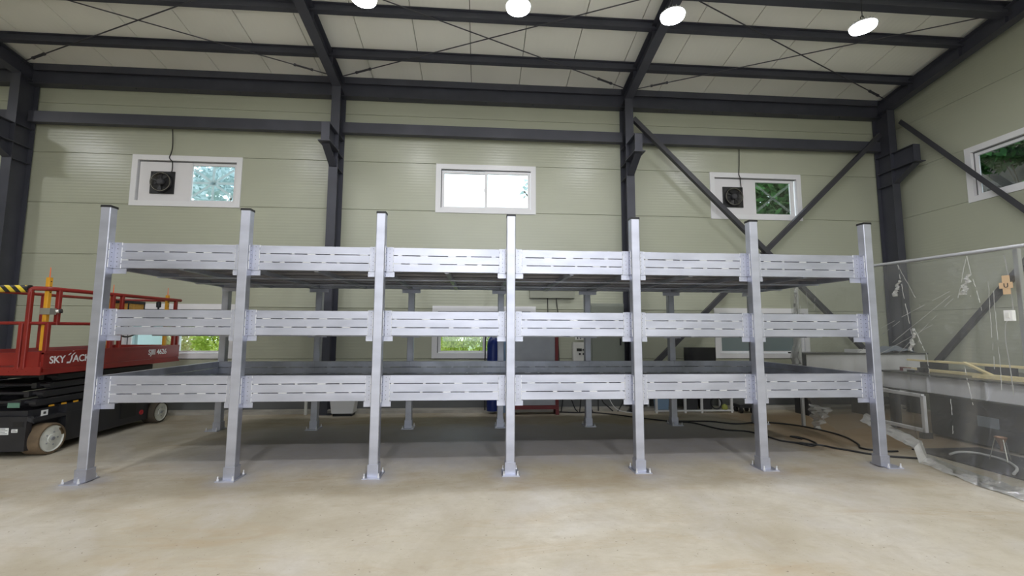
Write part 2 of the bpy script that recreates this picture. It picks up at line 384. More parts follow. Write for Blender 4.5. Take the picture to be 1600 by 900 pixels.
UP_Z, LO_Z = (3.97, 5.0), (1.01, 2.055)
HOLES = [(-7.21, -5.13, *UP_Z), (-1.285, .79, *UP_Z), (4.58, 6.65, *UP_Z), (-7.17, -5.09, *LO_Z), (-1.30, .787, *LO_Z), (4.56, 6.64, *LO_Z)]
wall_back = structure('wall_back')
g_ = .004
seg_x = [XL, -9.11, -3.23, 2.69, XR]
for k in range(7):
    z0, z1 = k, min(k+1, 6.66)
    for a, b_ in zip(seg_x[:-1], seg_x[1:]):
        cuts = [(h[0]+.05, h[1]-.05) for h in HOLES if h[0] > a and h[1] < b_ and abs((h[2]+h[3])/2 - (z0+.5)) < .3]
        spans = []; x = a
        for c in cuts: spans.append((x, c[0])); x = c[1]
        spans.append((x, b_))
        for s0, s1 in spans:
            y0 = W; c = .006   # chamfered front edges make the joint lines
            mb = MB()
            mb.add([(s0+.001,y0+.05,z0+.001),(s1-.001,y0+.05,z0+.001),(s1-.001,y0+.05,z1-.001),(s0+.001,y0+.05,z1-.001),
                    (s0+.001,y0+c*2,z0+.001),(s1-.001,y0+c*2,z0+.001),(s1-.001,y0+c*2,z1-.001),(s0+.001,y0+c*2,z1-.001),
                    (s0+c,y0,z0+c),(s1-c,y0,z0+c),(s1-c,y0,z1-c),(s0+c,y0,z1-c)],
                   [(0,1,2,3),(0,4,5,1),(1,5,6,2),(2,6,7,3),(3,7,4,0),(4,8,9,5),(5,9,10,6),(6,10,11,7),(7,11,8,4),(8,11,10,9)])
            mb.build('panel', M_wall, wall_back)
bk = MB(); xs = [XL-.1] + sorted(sum([[h[0]+.05, h[1]-.05] for h in HOLES[:3]], [])) + [XR+.1]
for i in range(0, len(xs)-1):
    if i % 2 == 0: bk.box(xs[i], xs[i+1], W+.052, W+.1, 0, 6.66)
    else:
        for q in ((0,1.06),(2.0,4.02),(4.95,6.66)): bk.box(xs[i]-.045, xs[i+1]+.045, W+.052, W+.1, *q)
bk.build('outer_sheet', M_back, wall_back)

wall_right = structure('wall_right')
def gable(x, sgn, root, holes=()):
    for k in range(8):
        z0, z1 = k+.003, k+1-.003
        if k < 6 or k == 6 or k == 7:
            if k < 6: pts = [(W,z0),(W,z1),(YF,z1),(YF,z0)]
            elif k == 6: pts = [(W,z0),(W,6.64),(1.96,z1),(-9.96,z1),(YF,6.64),(YF,z0)]
            else: pts = [(1.90,z0),(-4,7.97),(-9.9,z0)]
            parts_ = [pts]
            for (ya, yb, hz) in holes:
                if abs(hz - (k+.5)) < .3: parts_ = [[(W,z0),(W,z1),(yb,z1),(yb,z0)], [(ya,z0),(ya,z1),(YF,z1),(YF,z0)]]
            for q in parts_: MB().poly([(x, a, b_) for a, b_ in q], (sgn*.05,0,0)).build('panel', M_wall, root)
    if not holes: MB().poly([(x+sgn*.052, a, b_) for a, b_ in [(W,0),(W,6.62),(-4,7.95),(YF,6.62),(YF,0)]], (sgn*.04,0,0)).build('outer_sheet', M_back, root)
RW = (.33, 2.35)              # window of the right wall, y extents of its opening
gable(XR, 1, wall_right, [(RW[0], RW[1], 4.5)])
ob = MB()
for a, b_, q0, q1 in ((RW[1], W, 0, 6.62), (YF, RW[0], 0, 6.62), (RW[0], RW[1], 0, 4.02), (RW[0], RW[1], 4.95, 6.62)):
    ob.box(XR+.052, XR+.09, a, b_, q0, q1)
ob.build('outer_sheet', M_back, wall_right)
wall_left = structure('wall_left'); gable(XL, -1, wall_left)
DX0, DX1, DZ = -2.6, 3.4, 4.8       # big open shutter door behind the viewer
wf_ = structure('wall_front')
for q in ((XL, DX0, 0, 6.64), (DX1, XR, 0, 6.64), (DX0, DX1, DZ, 6.64)):
    MB().box(q[0], q[1], YF-.1, YF, q[2], q[3]).build('panel', M_wall, wf_)
dr = structure('door_1')
MB().box(DX0-.1, DX1+.1, YF+.001, YF+.45, DZ, DZ+.5).build('shutter_box', M_white, dr)
for x in (DX0-.1, DX1): MB().box(x, x+.1, YF+.001, YF+.12, 0, DZ-.001).build('guide_rail', M_white, dr)

ceiling = structure('ceiling')
nx = math.ceil(XR - XL)
for i in range(nx):
    a = XR - .32 - i; b_ = a + 1
    a = max(a, XL); b_ = min(b_, XR)
    y0, y1 = W, -4.0
    P = [(a+.007,y0,roof_z(y0)),(b_-.007,y0,roof_z(y0)),(b_-.007,y1,roof_z(y1)),(a+.007,y1,roof_z(y1))]
    MB().poly(P, (0,0,.05)).build('panel', M_ceil, ceiling)
MB().poly([(XL,W,roof_z(W)+.053),(XR,W,roof_z(W)+.053),(XR,-4,roof_z(-4)+.053),(XL,-4,roof_z(-4)+.053)], (0,0,.05)).build('outer_sheet', M_back, ceiling)
MB().poly([(XL,-4,roof_z(-4)),(XR,-4,roof_z(-4)),(XR,YF,roof_z(YF)),(XL,YF,roof_z(YF))], (0,0,.1)).build('rear_slope', M_ceil, ceiling)

cb = MB()
cb.box(XL, XR, 3.66, W-.001, 0, .05).build('trim_1', M_curb)['kind'] = 'structure'
MB().box(XL, XR, W-.03, W-.001, .052, .19).build('baseboard_back', M_base)['kind'] = 'structure'

# ---- windows
def window(n, loc, rz, wd, hz, style):
    """local x along the wall, local y outwards, local z up; the inside wall face is y = 0"""
    root = thing('window_%d' % n, loc, None, None, rz=rz); root['kind'] = 'structure'
    t = .105
    m = MB()
    for q in ((0, wd, 0, t), (0, wd, hz-t, hz), (0, t, t, hz-t), (wd-t, wd, t, hz-t)):
        m.box(q[0], q[1], -.018, .10, q[2], q[3])
    m.build('outer_frame', M_white, root, local=True)
    i0, i1, j0, j1 = t, wd-t, t, hz-t
    mid = (i0+i1)/2; sw = .055
    def sash(a, b_, y, name='sash', tape=None):
        m = MB()
        for q in ((a, b_, j0+.004, j0+.004+sw*.7), (a, b_, j1-.02-sw, j1-.02), (a, a+sw, j0+.004+sw*.7, j1-.02-sw), (b_-sw, b_, j0+.004+sw*.7, j1-.02-sw)):
            m.box(q[0], q[1], y, y+.03, q[2], q[3])
        s = m.build(name, M_white, root, local=True)
        MB().box(a+sw-.004, b_-sw+.004, y+.012, y+.018, j0+sw*.7, j1-.02-sw+.004).build('pane', M_frost if style == 'frosted' else M_glass, s, local=True)
        m = MB(); m.box(a+sw, b_-sw, y-.002, y+.004, j1-.024-sw, j1-.018-sw); m.build('gasket', M_gasket, s, local=True)
        if tape:
            ca, cb_ = (a+b_)/2 + (tape[1] if len(tape) > 1 else 0), (j0+j1)/2 - .01; hw = (b_-a)/2-sw-.004; hh = (j1-j0)/2-sw
            m = MB()
            for ang in tape[0]:
                dx, dz = math.cos(math.radians(ang)), math.sin(math.radians(ang)); l = min(hw/abs(dx) if abs(dx) > 1e-3 else 9, hh/abs(dz) if abs(dz) > 1e-3 else 9)*.97
                m.bar((ca-dx*l, y+.009, cb_-dz*l), (ca+dx*l, y+.009, cb_+dz*l), .05, .0016, up=(0,1,0))
            m.build('tape_cross', M_tape if len(tape[0]) > 2 else M_tape2, s, local=True)
        return s
    m = MB(); m.box(i0, i1, .035, .042, j1-.02, j1); m.build('track_shadow_gap', M_gasket, root, local=True)
    if style == 'fan_left':
        MB().box(i0+.035, mid+.08, .012, .030, j0, j1-.03).build('blanking_board', M_board, root, local=True)
        MB().box(i0, mid+.06, .060, .075, j0, j1).build('back_board', M_shadow, root, local=True)
        sash(mid+.02, i1-.01, .045, tape=((0, 90, 36, -36),))
    elif style == 'fan_right':
        MB().box(i0+.005, mid+.0, .012, .030, j0, j1-.03).build('blanking_board', M_board, root, local=True)
        MB().box(i0, mid-.03, .060, .075, j0, j1).build('back_board', M_shadow, root, local=True)
        sash(mid-.04, i1-.06, .045, tape=((38, -38),))
        MB().box(i1-.055, i1-.02, .05, .07, j0, j1-.02).build('slide_rail', M_white, root, local=True)
    else:
        sash(i0+.014, mid+.03, .05); sash(mid-.03, i1-.006, .015)
        MB().box(i0, i0+.014, .04, .06, j0, j1).build('gasket', M_gasket, root, local=True)
        MB().bar((mid-.03, .006, (j0+j1)/2-.05), (mid-.03, .006, (j0+j1)/2+.02), .02, .02).build('latch', M_white, root, local=True)
    return root
styles = ['fan_left', 'plain', 'fan_right', 'plain', 'plain', 'frosted']
for i, h in enumerate(HOLES):
    window(i+1, (h[0], W, h[2]), 0, h[1]-h[0], h[3]-h[2], styles[i])
window(7, (XR, 2.40, 3.965), -math.pi/2, 2.12, 1.035, 'plain')

# ------------------------------------------------------------------ steel frame of the hall
COLX = [-9.11, -3.23, 2.69, 8.5]
cname = ['dark steel column at the far left, behind the red lift', 'dark steel column between the left and middle upper windows',
         'dark steel column between the middle and right upper windows', 'dark steel column in the right corner above the plastic sheet']
rname = ['far left sloping roof rafter rising from the left column', 'dark sloping roof rafter meeting the column left of the middle window',
         'dark sloping roof rafter passing behind a lit lamp, right of the middle window', 'dark sloping roof rafter along the right wall']
for X, ln, rn in zip(COLX, cname, rname):
    c = thing('steel_column', (X, 3.72, 0), ln, 'column', 'steel columns of the back wall')
    MB().hbeam((X, 3.735, .012), (X, 3.735, 6.42), .17, .37, .013, .010, up=(0,1,0)).build('shaft', M_steel, c)
    MB().box(X-.15, X+.15, 3.53, 3.94, .0, .012).build('base_plate', M_steel, c)
    for z in (5.03, 5.40, 4.72):
        MB().box(X+.006, X+.08, 3.565, 3.905, z-.006, z+.006).build('stiffener', M_steel, c); MB().box(X-.08, X-.006, 3.565, 3.905, z-.006, z+.006).build('stiffener', M_steel, c)
    # crane corbel
    m = MB(); m.hbeam((X, 3.548, 5.215), (X, 3.07, 5.215), .15, .36, .012, .01)
    m.box(X-.075, X+.075, 3.06, 3.07, 5.035, 5.395)
    m.box(X-.11, X+.11, 3.0, 3.548, 5.015, 5.034)
    m.poly([(X-.006, 3.548, 5.014), (X-.006, 3.1, 5.014), (X-.006, 3.548, 4.74)], (.012,0,0))
    m.prism((X, 3.09, 5.005), (X, 3.545, 4.73), [(-.07,-.006),(.07,-.006),(.07,.006),(-.07,.006)])
    m.build('corbel', M_steel, c)
    rf = thing('roof_rafter', (X, 3.55, 6.4), rn, 'rafter', 'roof rafters')
    def rz(y): return 6.38 + SL*(3.52-y)
    m = MB(); m.hbeam((X, 3.90, rz(3.90)+.145), (X, -3.98, rz(-3.98)+.145), .17, .29, .013, .010)
    m.build('beam', M_steel, rf)
    for y in (3.05, 2.09, 1.36):
        MB().box(X+.006, X+.08, y-.006, y+.006, rz(y)+.014, rz(y)+.27).build('stiffener', M_steel, rf); MB().box(X-.08, X-.006, y-.006, y+.006, rz(y)+.014, rz(y)+.27).build('stiffener', M_steel, rf)
bays = [(XL, COLX[0], 'in the dim bay beyond the far left column'), (COLX[0], COLX[1], 'above the upper left window'), (COLX[1], COLX[2], 'above the middle upper window'), (COLX[2], COLX[3], 'above the upper right window')]
for a, b_, where in bays:
    e = thing('eave_beam', ((a+b_)/2, 3.84, 6.3), 'deep dark eave beam under the roof edge ' + where, 'beam', 'eave beams')
    MB().hbeam((a+.012, 3.84, 6.49), (b_-.012, 3.84, 6.49), .18, .40, .016, .012).build('beam', M_steel, e)
    m = MB(); m.box(a+.09, b_-.09, 3.748, 3.758, 6.555, 6.685); m.build('edge_channel', M_steel, e)
    m = MB()
    n = 5
    for i in range(1, n+1):
        x = a + (b_-a)*i/(n+1); m.cyl((x, 3.80, 6.262), (x, 3.80, 6.29), .012, n=6)
    m.build('clip_bolt', M_steel, e)
    gname = where.replace('above', 'crossing the wall above')
    MB().bar((a+.09, 3.81, 5.625), (b_-.09, 3.81, 5.625), .12, .215).build('wall_girt', M_steel)
    tag(bpy.data.objects[[o.name for o in bpy.data.objects if o.name.startswith('wall_girt')][-1]], 'straight dark horizontal girt ' + gname, 'girt', 'wall girts')
bayn = {1: 'left', 2: 'middle', 3: 'right'}
for k in (1, 2, 3):
    a, b_, _ = bays[k]
    for y, nm in ((3.04, 'nearer the back wall'), (2.08, 'nearer the lamps')):
        zt = roof_z(y)
        p = MB().hbeam((a+.02, y, zt-.079), (b_-.02, y, zt-.079), .11, .15, .010, .008)
        tag(p.build('roof_purlin', M_steel), 'dark roof purlin under the %s bay ceiling, %s' % (bayn[k], nm), 'purlin', 'roof purlins')
    rods = [((a+.10, 3.52, 6.56), (b_-.10, 1.32, 6.92), 'rising to the right'), ((b_-.10, 3.52, 6.56), (a+.10, 1.32, 6.92), 'rising to the left')]
    for q, (p0, p1, nm) in enumerate(rods):
        p0 = Vector(p0); p1 = Vector(p1); dz = Vector((0,0,.016*q))
        t = thing('tie_rod', p0, 'thin steel roof tie rod in the %s bay, %s' % (bayn[k], nm), 'rod', 'roof tie rods')
        d = (p1-p0).normalized()
        MB().cyl(p0+dz, p1+dz, .010, n=8).build('rod', M_steel2, t, smooth=True)
        s_ = d.cross(Vector((0,0,1))).normalized()*.02
        m = MB(); m.cyl(p0+dz+d*.35+s_, p0+dz+d*.65+s_, .007, n=6); m.cyl(p0+dz+d*.35-s_, p0+dz+d*.65-s_, .007, n=6)
        m.cyl(p0+dz+d*.33, p0+dz+d*.37, .026, n=8); m.cyl(p0+dz+d*.63, p0+dz+d*.67, .026, n=8)
        m.build('turnbuckle', M_steel2, t)
st = MB().hbeam((COLX[2]+.02, 1.36, 6.99), (COLX[3]-.02, 1.36, 6.99), .17, .20, .012, .009)
tag(st.build('roof_strut', M_steel), 'heavy dark roof strut at the top right, above the purlins', 'beam')

def brace(p0, p1, label, wd=.09):
    tag(MB().angle(p0, p1, wd, wd, .008, up=(0,1,0) if abs(p0[0]-p1[0]) > .2 else (1,0,0)).build('wall_brace', M_steel2), label, 'brace', 'diagonal wall braces')
brace((2.78, 3.62, 5.97), (8.4, 3.62, .35), 'diagonal brace on the back wall falling from upper left to lower right')
brace((8.38, 3.70, 5.93), (2.8, 3.70, .62), 'diagonal brace on the back wall falling from upper right to lower left')
brace((8.60, 3.50, 6.05), (8.60, -1.4, -.15+.0), 'diagonal brace crossing the right wall window')
brace((8.66, 3.50, .58), (8.66, -1.4, 6.05), 'diagonal brace on the right wall rising towards the viewer, seen through plastic')

# ------------------------------------------------------------------ high bay lamps
LZ = 6.2
lm_lens = MB().lathe((0,0,0), (0,0,1), [(-.040,.0001),(-.036,.06),(-.022,.125),(0,.168),(.03,.172)], 32).mesh('lens', M_lens, True)
lm_ring = MB().lathe((0,0,.0), (0,0,1), [(.031,.0001),(.031,.176),(.034,.182),(.05,.178),(.056,.14),(.056,.0001)], 32).mesh('rim', M_heat, True)
mb = MB().lathe((0,0,.057), (0,0,1), [(0,.12),(.03,.11),(.06,.07),(.072,.0001)], 24)
for i in range(16):
    t = i*math.pi/8; mb.bar((.05*math.cos(t), .05*math.sin(t), .080), (.14*math.cos(t), .14*math.sin(t), .080), .005, .046)
lm_house = mb.mesh('housing', M_heat)
def lamp(x, y, label, power=1.0):
    t = thing('high_bay_lamp', (x, y, LZ), label, 'lamp', 'high bay lamps')
    inst(lm_lens, 'lens', (0,0,0), t); inst(lm_ring, 'rim', (0,0,0), t); inst(lm_house, 'housing', (0,0,0), t)
    zt = roof_z(y) - LZ
    m = MB(); m.cyl((0,0,.14), (0,0,zt-.01), .006, n=6); m.tube([(0,0,.13),(.03,0,.17),(0,0,.21),(-.03,0,.17),(0,0,.13)], .006, 6)
    m.build('hanging_cord', M_cable, t, local=True)
    l = bpy.data.lights.new('lamp_light', 'AREA'); l.shape = 'DISK'; l.size = .33; l.energy = LAMP_W*power; l.color = LAMP_COL
    lo = bpy.data.objects.new('lamp_light', l); COL.objects.link(lo); lo.parent = t; lo.location = (0,0,-.045)
row_a = [(-2.03, 'lit round lamp first from the left, cut by the top edge'), (.156, 'lit round lamp second from the left, above the middle window'),
         (2.454, 'lit round lamp third from the left, in front of a rafter'), (5.46, 'lit round lamp at the far right, hanging on a cord')]
for x, ln in row_a: lamp(x, .95, ln, .48)
lamp(-4.9, .80, 'lit lamp above the top edge at the left, known by its glow on the roof', .45)
for i, x in enumerate((-7.2, -4.7, -2.0, .2, 2.5, 5.3)):
    lamp(x, -4.1, 'lit lamp of the row above the viewer, ' + ['far left one', 'second from left', 'third from left', 'third from right', 'second from right', 'far right one'][i], (.5, .6, .85, .95, .95, .75)[i])
for i, x in enumerate((-6.2, -1.6, 1.6, 5.5)):
    lamp(x, -9.2, 'lit lamp of the rear row behind the viewer, ' + ['left one', 'second from left', 'second from right', 'right one'][i], (2.5, 7.0, 7.0, 3.5)[i])
lamp(-10.4, .95, 'lit lamp of the dim left bay', .9)

# ------------------------------------------------------------------ storage rack
PX = [-4.4063, -2.9509, -1.4758, 0.0, 1.4657, 2.9238, 4.3844]
RY = 2.341
TIERS = [(.785, 1.074), (1.5068, 1.788), (2.2333, 2.5176)]
rack = thing('storage_rack', (0, 1.2, 0), 'long silver painted three tier steel rack on seven pairs of posts', 'rack')
PH = 2.9
c = .006
post_me = MB().bar((0,0,.014), (0,0,PH), .1, .1, (0,1,0), c).mesh('post', M_silver)
post_rear_me = MB().bar((0,0,.014), (0,0,PH), .1, .1, (0,1,0), c).mesh('post', M_silver_d)
cap_me = MB().box(-.052,.052,-.052,.052,PH,PH+.012).box(-.053,.053,-.053,.053,PH-.012,PH-.0005).mesh('cap', M_cap)
sl_me = MB()
for q in ((-.058,.058,-.058,-.0502),(-.058,.058,.0502,.058),(-.058,-.0502,-.0502,.0502),(.0502,.058,-.0502,.0502)): sl_me.box(q[0],q[1],q[2],q[3],.013,.135)
for dx in (-.028, .03):
    for dz in (.06, .10): sl_me.cyl((dx,-.058,dz), (dx,-.0615,dz), .005, n=6)
sl_me = sl_me.mesh('sleeve', M_silver)
bp_me = MB().box(-.095,.095,-.125,.125,0,.012).mesh('base_plate', M_silver)
bolt = MB().cyl((0,0,.0121), (0,0,.028), .012, n=6).cyl((0,0,.028), (0,0,.055), .007, n=8).mesh('anchor_bolt', M_weld)
def local(x, y, z): return (x, y-1.2, z)
# corner bracket: vertical angle that ties a board to the post's side
def bracket_mesh(sgn):
    m = MB(); h = .284
    m.box(sgn*.053, sgn*.128, -.009, -.001, 0, h); m.box(sgn*.053, sgn*.060, -.078, -.010, 0, h)
    return m.mesh('corner_bracket', M_silver)
def bracket_bolts(sgn):
    m = MB()
    for i in range(6):
        z = .022 + i*.048
        m.cyl((sgn*.092, -.009, z), (sgn*.092, -.013, z), .0042, n=6); m.cyl((sgn*.060, -.046, z), (sgn*.064, -.046, z), .0042, n=6)
    return m.mesh('bolt_head', M_bolt)
bb_me = {s: bracket_bolts(s) for s in (-1, 1)}
br_me = {s: bracket_mesh(s) for s in (-1, 1)}
def bead_mesh(sgn):
    m = MB()
    rr = random.Random(3)
    for xx, yy in ((sgn*.130, -.003), (sgn*.056, -.080)):
        z = .0
        while z < .27:
            l = rr.uniform(.03, .09); m.bar((xx, yy, z), (xx, yy, min(z+l, .284)), .007, .007, (0,1,0), .002); z += l + rr.uniform(.0, .03)
    return m.mesh('weld_bead', M_weld)
bead_me = {s: bead_mesh(s) for s in (-1, 1)}
seat = MB().box(-.148,.148,0,.006,-.058,0).box(-.148,.148,.006,.05,-.006,0)
for dx in (-.125,-.085,.085,.125): seat.cyl((dx,0,-.03), (dx,-.004,-.03), .0045, n=6)
seat_me = seat.mesh('seat_bracket', M_silver)
seat_end = {}
for s in (-1, 1):
    q = MB().box(s*-.05, s*.19, 0,.006,-.058,0).box(s*-.05,s*.19,.006,.05,-.006,0)
    for dx in (.07,.105,.14,.175): q.cyl((s*dx,0,-.03), (s*dx,-.004,-.03), .0045, n=6)
    seat_end[s] = q.mesh('seat_bracket', M_silver)
eccx = [-.055, -.012, -.005, .004, .012, .03, .075]
for side in (0, 1):
    yc = .05 if side == 0 else RY + .05
    flip = 0 if side == 0 else math.pi
    for i, X in enumerate(PX):
        p = inst(post_me if side == 0 else post_rear_me, 'post', local(X, yc, 0), rack)
        inst(cap_me, 'cap', (0,0,0), p); inst(sl_me, 'sleeve', (0,0,0), p)
        ex = eccx[i]; ey = .01 if side == 0 else .02
        inst(bp_me, 'base_plate', (ex, ey, 0), p)
        for dx in (-.075, .075):
            for dy in (-.105, .105): inst(bolt, 'anchor_bolt', (ex+dx, ey+dy, 0), p)
        for z0, z1 in TIERS:
            yb = .1 if side == 0 else RY
            for s in (-1, 1):
                if (i == 0 and s == -1) or (i == 6 and s == 1): continue
                b_ = inst(br_me[s if side == 0 else -s], 'corner_bracket', local(X, yb + (-.0005 if side == 0 else .0005), z0), rack, flip)
                inst(bead_me[s if side == 0 else -s], 'weld_bead', (0,0,0), b_, kind='stuff'); inst(bb_me[s if side == 0 else -s], 'bolt_head', (0,0,0), b_, kind='stuff')
            if i in (0, 6):
                s = 1 if i == 0 else -1
                inst(seat_end[s if side == 0 else -s], 'seat_bracket', local(X, yb, z0-.0005), rack, flip)
            else: inst(seat_me, 'seat_bracket', local(X, yb, z0-.0005), rack, flip)
# boards: three welded box tubes per bay, with short weld tacks bridging the joints
XE0, XE1 = PX[0]-.05, PX[-1]+.05
rr = random.Random(11)
for ti, (z0, z1) in enumerate(TIERS):
    h = (z1-z0)/3; hh = h - .0075
    tacks = MB()
    for side in (0, 1):
        y = .125 if side == 0 else RY - .025
        ed = [XE0] + PX[1:-1] + [XE1]
        for a, b_ in zip(ed[:-1], ed[1:]):
            for k in range(3):
                zc = z0 + h*(k+.5)
                MB().bar((a+.001, y, zc), (b_-.001, y, zc),   .05, hh, (0,0,1), .0025).build('box_tube', M_silver if side == 0 else M_silver_d, rack)
            for k in (1, 2):
                z = z0 + h*k; x = a + rr.uniform(.12, .2)
                while x < b_ - .12:
                    l = rr.choice((.03, .05, .09, .09))
                    for yy in (y-.0225, y+.0225): tacks.bar((x, yy, z), (x+l, yy, z), .006, .008)
                    x += rr.uniform(.16, .36)
    for x, s in ((XE0+.025, 1), (XE1-.025, -1)):
        for k in range(3):
            zc = z0 + h*(k+.5)
            MB().bar((x, .152, zc), (x, RY-.052, zc), .05, hh, (0,0,1), .004).build('box_tube', M_silver_d, rack)
    tacks.build('weld_tack', M_weld, rack, kind='stuff')
    # tray floor: steel planks lying on cross joists
    zf = z0 + .072
    npl = 6; yw = (RY - .05 - .152)/npl
    for a, b_ in zip(ed[:-1], ed[1:]):
        for k in range(npl):
            y0 = .152 + yw*k + .003
            m = MB(); xa, xb = a + (.052 if a == XE0 else .002), b_ - (.052 if b_ == XE1 else .002)
            m.box(xa, xb, y0, y0+yw-.006, zf, zf+.012); m.box(xa, xb, y0, y0+.008, zf-.026, zf)
            m.build('floor_plank', M_plank, rack)
    for a, b_ in zip(PX[:-1], PX[1:]):
        x = (a+b_)/2
        MB().bar((x, .151, zf-.052), (x, RY-.051, zf-.052), .05, .05, (0,0,1), .004).build('joist', M_silver_d, rack)
    for x in PX[1:-1]:
        MB().bar((x, .151, zf-.05), (x, RY-.051, zf-.05), .05, .045, (0,0,1), .004).build('joist', M_silver_d, rack)
    for y in (.85, 1.6):
        MB().bar((XE0+.052, y, z0-.012), (XE1-.052, y, z0-.012), .05, .014).build('stringer', M_silver_d, rack)

# ------------------------------------------------------------------ scissor lift
xs_, xl_ = -5.75, -6.90
Y0, Y1 = .94, 3.46
lift = thing('scissor_lift', (-6.33, 2.2, 0), 'red and black scissor lift parked at the left behind the rack', 'scissor lift')
m = MB(); m.box(xl_, xs_, Y0, Y1, 1.0, 1.03); m.box(xl_, xs_, Y0+.03, Y1-.03, 1.03, 1.075); m.build('platform_deck', M_red, lift)
for x, nm in ((xs_-.03, 'side_panel'), (xl_, 'side_panel')):
    m = MB(); m.box(x, x+.03, Y0+.02, Y1-.02, 1.078, 1.29); m.box(x-.004, x+.034, Y0+.02, Y1-.02, 1.255, 1.275)
    m.build(nm, M_red, lift)
m = MB(); m.box(xl_+.03, -5.98, Y0, Y0+.02, 1.12, 1.275); m.box(-5.98, xs_-.03, Y0-.005, Y0+.015, 1.078, 1.285); m.build('end_panel', M_red, lift)
MB().box(xl_+.03, xs_-.03, Y1-.03, Y1-.01, 1.078, 1.29).build('end_panel', M_red, lift)
m = MB(); m.box(xl_-.005, xs_+.01, Y0-.02, Y0-.001, 1.0, 1.10)
for i in range(5): m.cyl((-6.10+.05*i, Y0-.02, 1.045+.025*(i%2)), (-6.10+.05*i, Y0-.024, 1.045+.025*(i%2)), .006, n=6)
m.build('end_bumper', M_red, lift)
def rail(pts, r_=.022, mt=M_red, nm='guard_rail', sm=1):
    return MB().tube(pts, r_, 8, sm).build(nm, mt, lift, smooth=True)
rail([(-5.95, Y0-.01, 2.0), (-5.945, Y0-.01, 2.06), (-5.93, Y0, 2.075), (-5.80, Y0+.04, 2.075), (-5.775, Y0+.08, 2.075), (-5.775, 3.42, 2.085)], .028)
rail([(xl_+.03, Y0+.02, 2.07), (xl_+.03, 3.42, 2.085)], .023)
rail([(xl_+.03, 3.42, 2.085), (-5.775, 3.42, 2.085)], .023)
rail([(-5.95, Y0, 1.64), (-5.80, Y0+.02, 1.64), (-5.775, Y0+.06, 1.64), (-5.775, 3.42, 1.645)], .019)
rail([(xl_+.03, Y0+.02, 1.64), (xl_+.03, 3.42, 1.645)], .019)
rail([(xl_+.03, Y0, 1.64), (-5.98, Y0, 1.64)], .02, nm='gate_rail')
for x, y, za, zb in ((-5.945, Y0-.01, 1.08, 2.03), (-6.02, Y0, 1.08, 1.64), (-5.775, Y0+.06, 1.08, 1.64), (-5.775, Y0+.17, 1.62, 2.07), (-5.775, 1.95, 1.28, 2.07),
                     (-5.775, 2.12, 1.28, 2.07), (-5.775, 3.30, 1.28, 2.07), (-5.775, 3.40, 1.08, 1.75), (xl_+.03, Y0+.02, 1.08, 2.07), (xl_+.03, 2.1, 1.28, 2.07), (xl_+.03, 3.40, 1.08, 2.07)):
    MB().bar((x, y, za), (x, y, zb), .048, .048, (0,1,0), .006).build('rail_post', M_red, lift)
m = MB(); m.tube([(xl_+.03, Y0, 2.068), (-5.99, Y0, 2.068)], .046, 14, 1); m.build('padded_gate_bar', M_stripe, lift, smooth=True)
m = MB(); m.tube([(-5.99, Y0, 2.068), (-5.965, Y0, 2.068)], .048, 14, 1); m.build('bar_end', M_cap, lift, smooth=True)
for y, za, zb in ((1.01, 1.30, 2.22), (2.0, 1.20, 2.10), (3.15, 1.20, 2.16)):
    yp = MB().bar((-5.82, y, za), (-5.82, y, zb), .045, .05, (0,1,0), .004).build('folding_pin_post', M_yellow, lift)
    MB().cyl((-5.82, y, zb), (-5.82, y, zb+.13), .007, .004, 6).build('whip_rod', M_orange, yp)
    m = MB()
    for k in range(3): m.cyl((-5.797, y, zb-.05-.07*k), (-5.793, y, zb-.05-.07*k), .008, n=6)
    m.build('pin_hole', M_cap, yp)
m = MB(); m.box(-5.86, -5.745, .97, 1.06, 1.75, 1.83); m.cyl((-5.745, 1.05, 1.79), (-5.72, 1.07, 1.795), .026, n=10); m.build('swing_clamp', M_chrome, lift)
MB().cyl((-5.719, 1.07, 1.795), (-5.695, 1.08, 1.80), .028, n=10).build('clamp_knob', M_cap, lift)
m = MB(); m.box(-5.98, -5.70, 2.14, 2.46, 1.72, 1.96)
mb_ = m.build('storage_bin', M_wick, lift)
m = MB(); m.box(-5.99, -5.69, 2.13, 2.47, 1.96, 2.00); m.box(-5.699, -5.693, 2.13, 2.15, 1.72, 1.96); m.box(-5.699, -5.693, 2.45, 2.47, 1.72, 1.96); m.build('bin_lid', M_black, mb_)
m = MB(); m.box(-5.95, -5.72, 2.72, 3.08, 1.84, 1.90); m.build('control_box', M_machine, lift)
m = MB(); m.cyl((-5.80, 2.92, 1.90), (-5.80, 2.92, 1.935), .014, n=8); m.lathe((-5.80, 2.92, 1.93), (0,0,1), [(0,.012),(.01,.034),(.09,.036),(.105,.02),(.106,.0001)], 12)
m.build('joystick', M_cap, lift, smooth=True)
m = MB(); m.tube([(-5.82, 2.85, 1.84), (-5.80, 2.7, 1.6), (-5.79, 2.3, 1.45), (-5.8, 2.05, 1.52)], .012, 7, 5); m.build('control_cable', M_cable, lift)
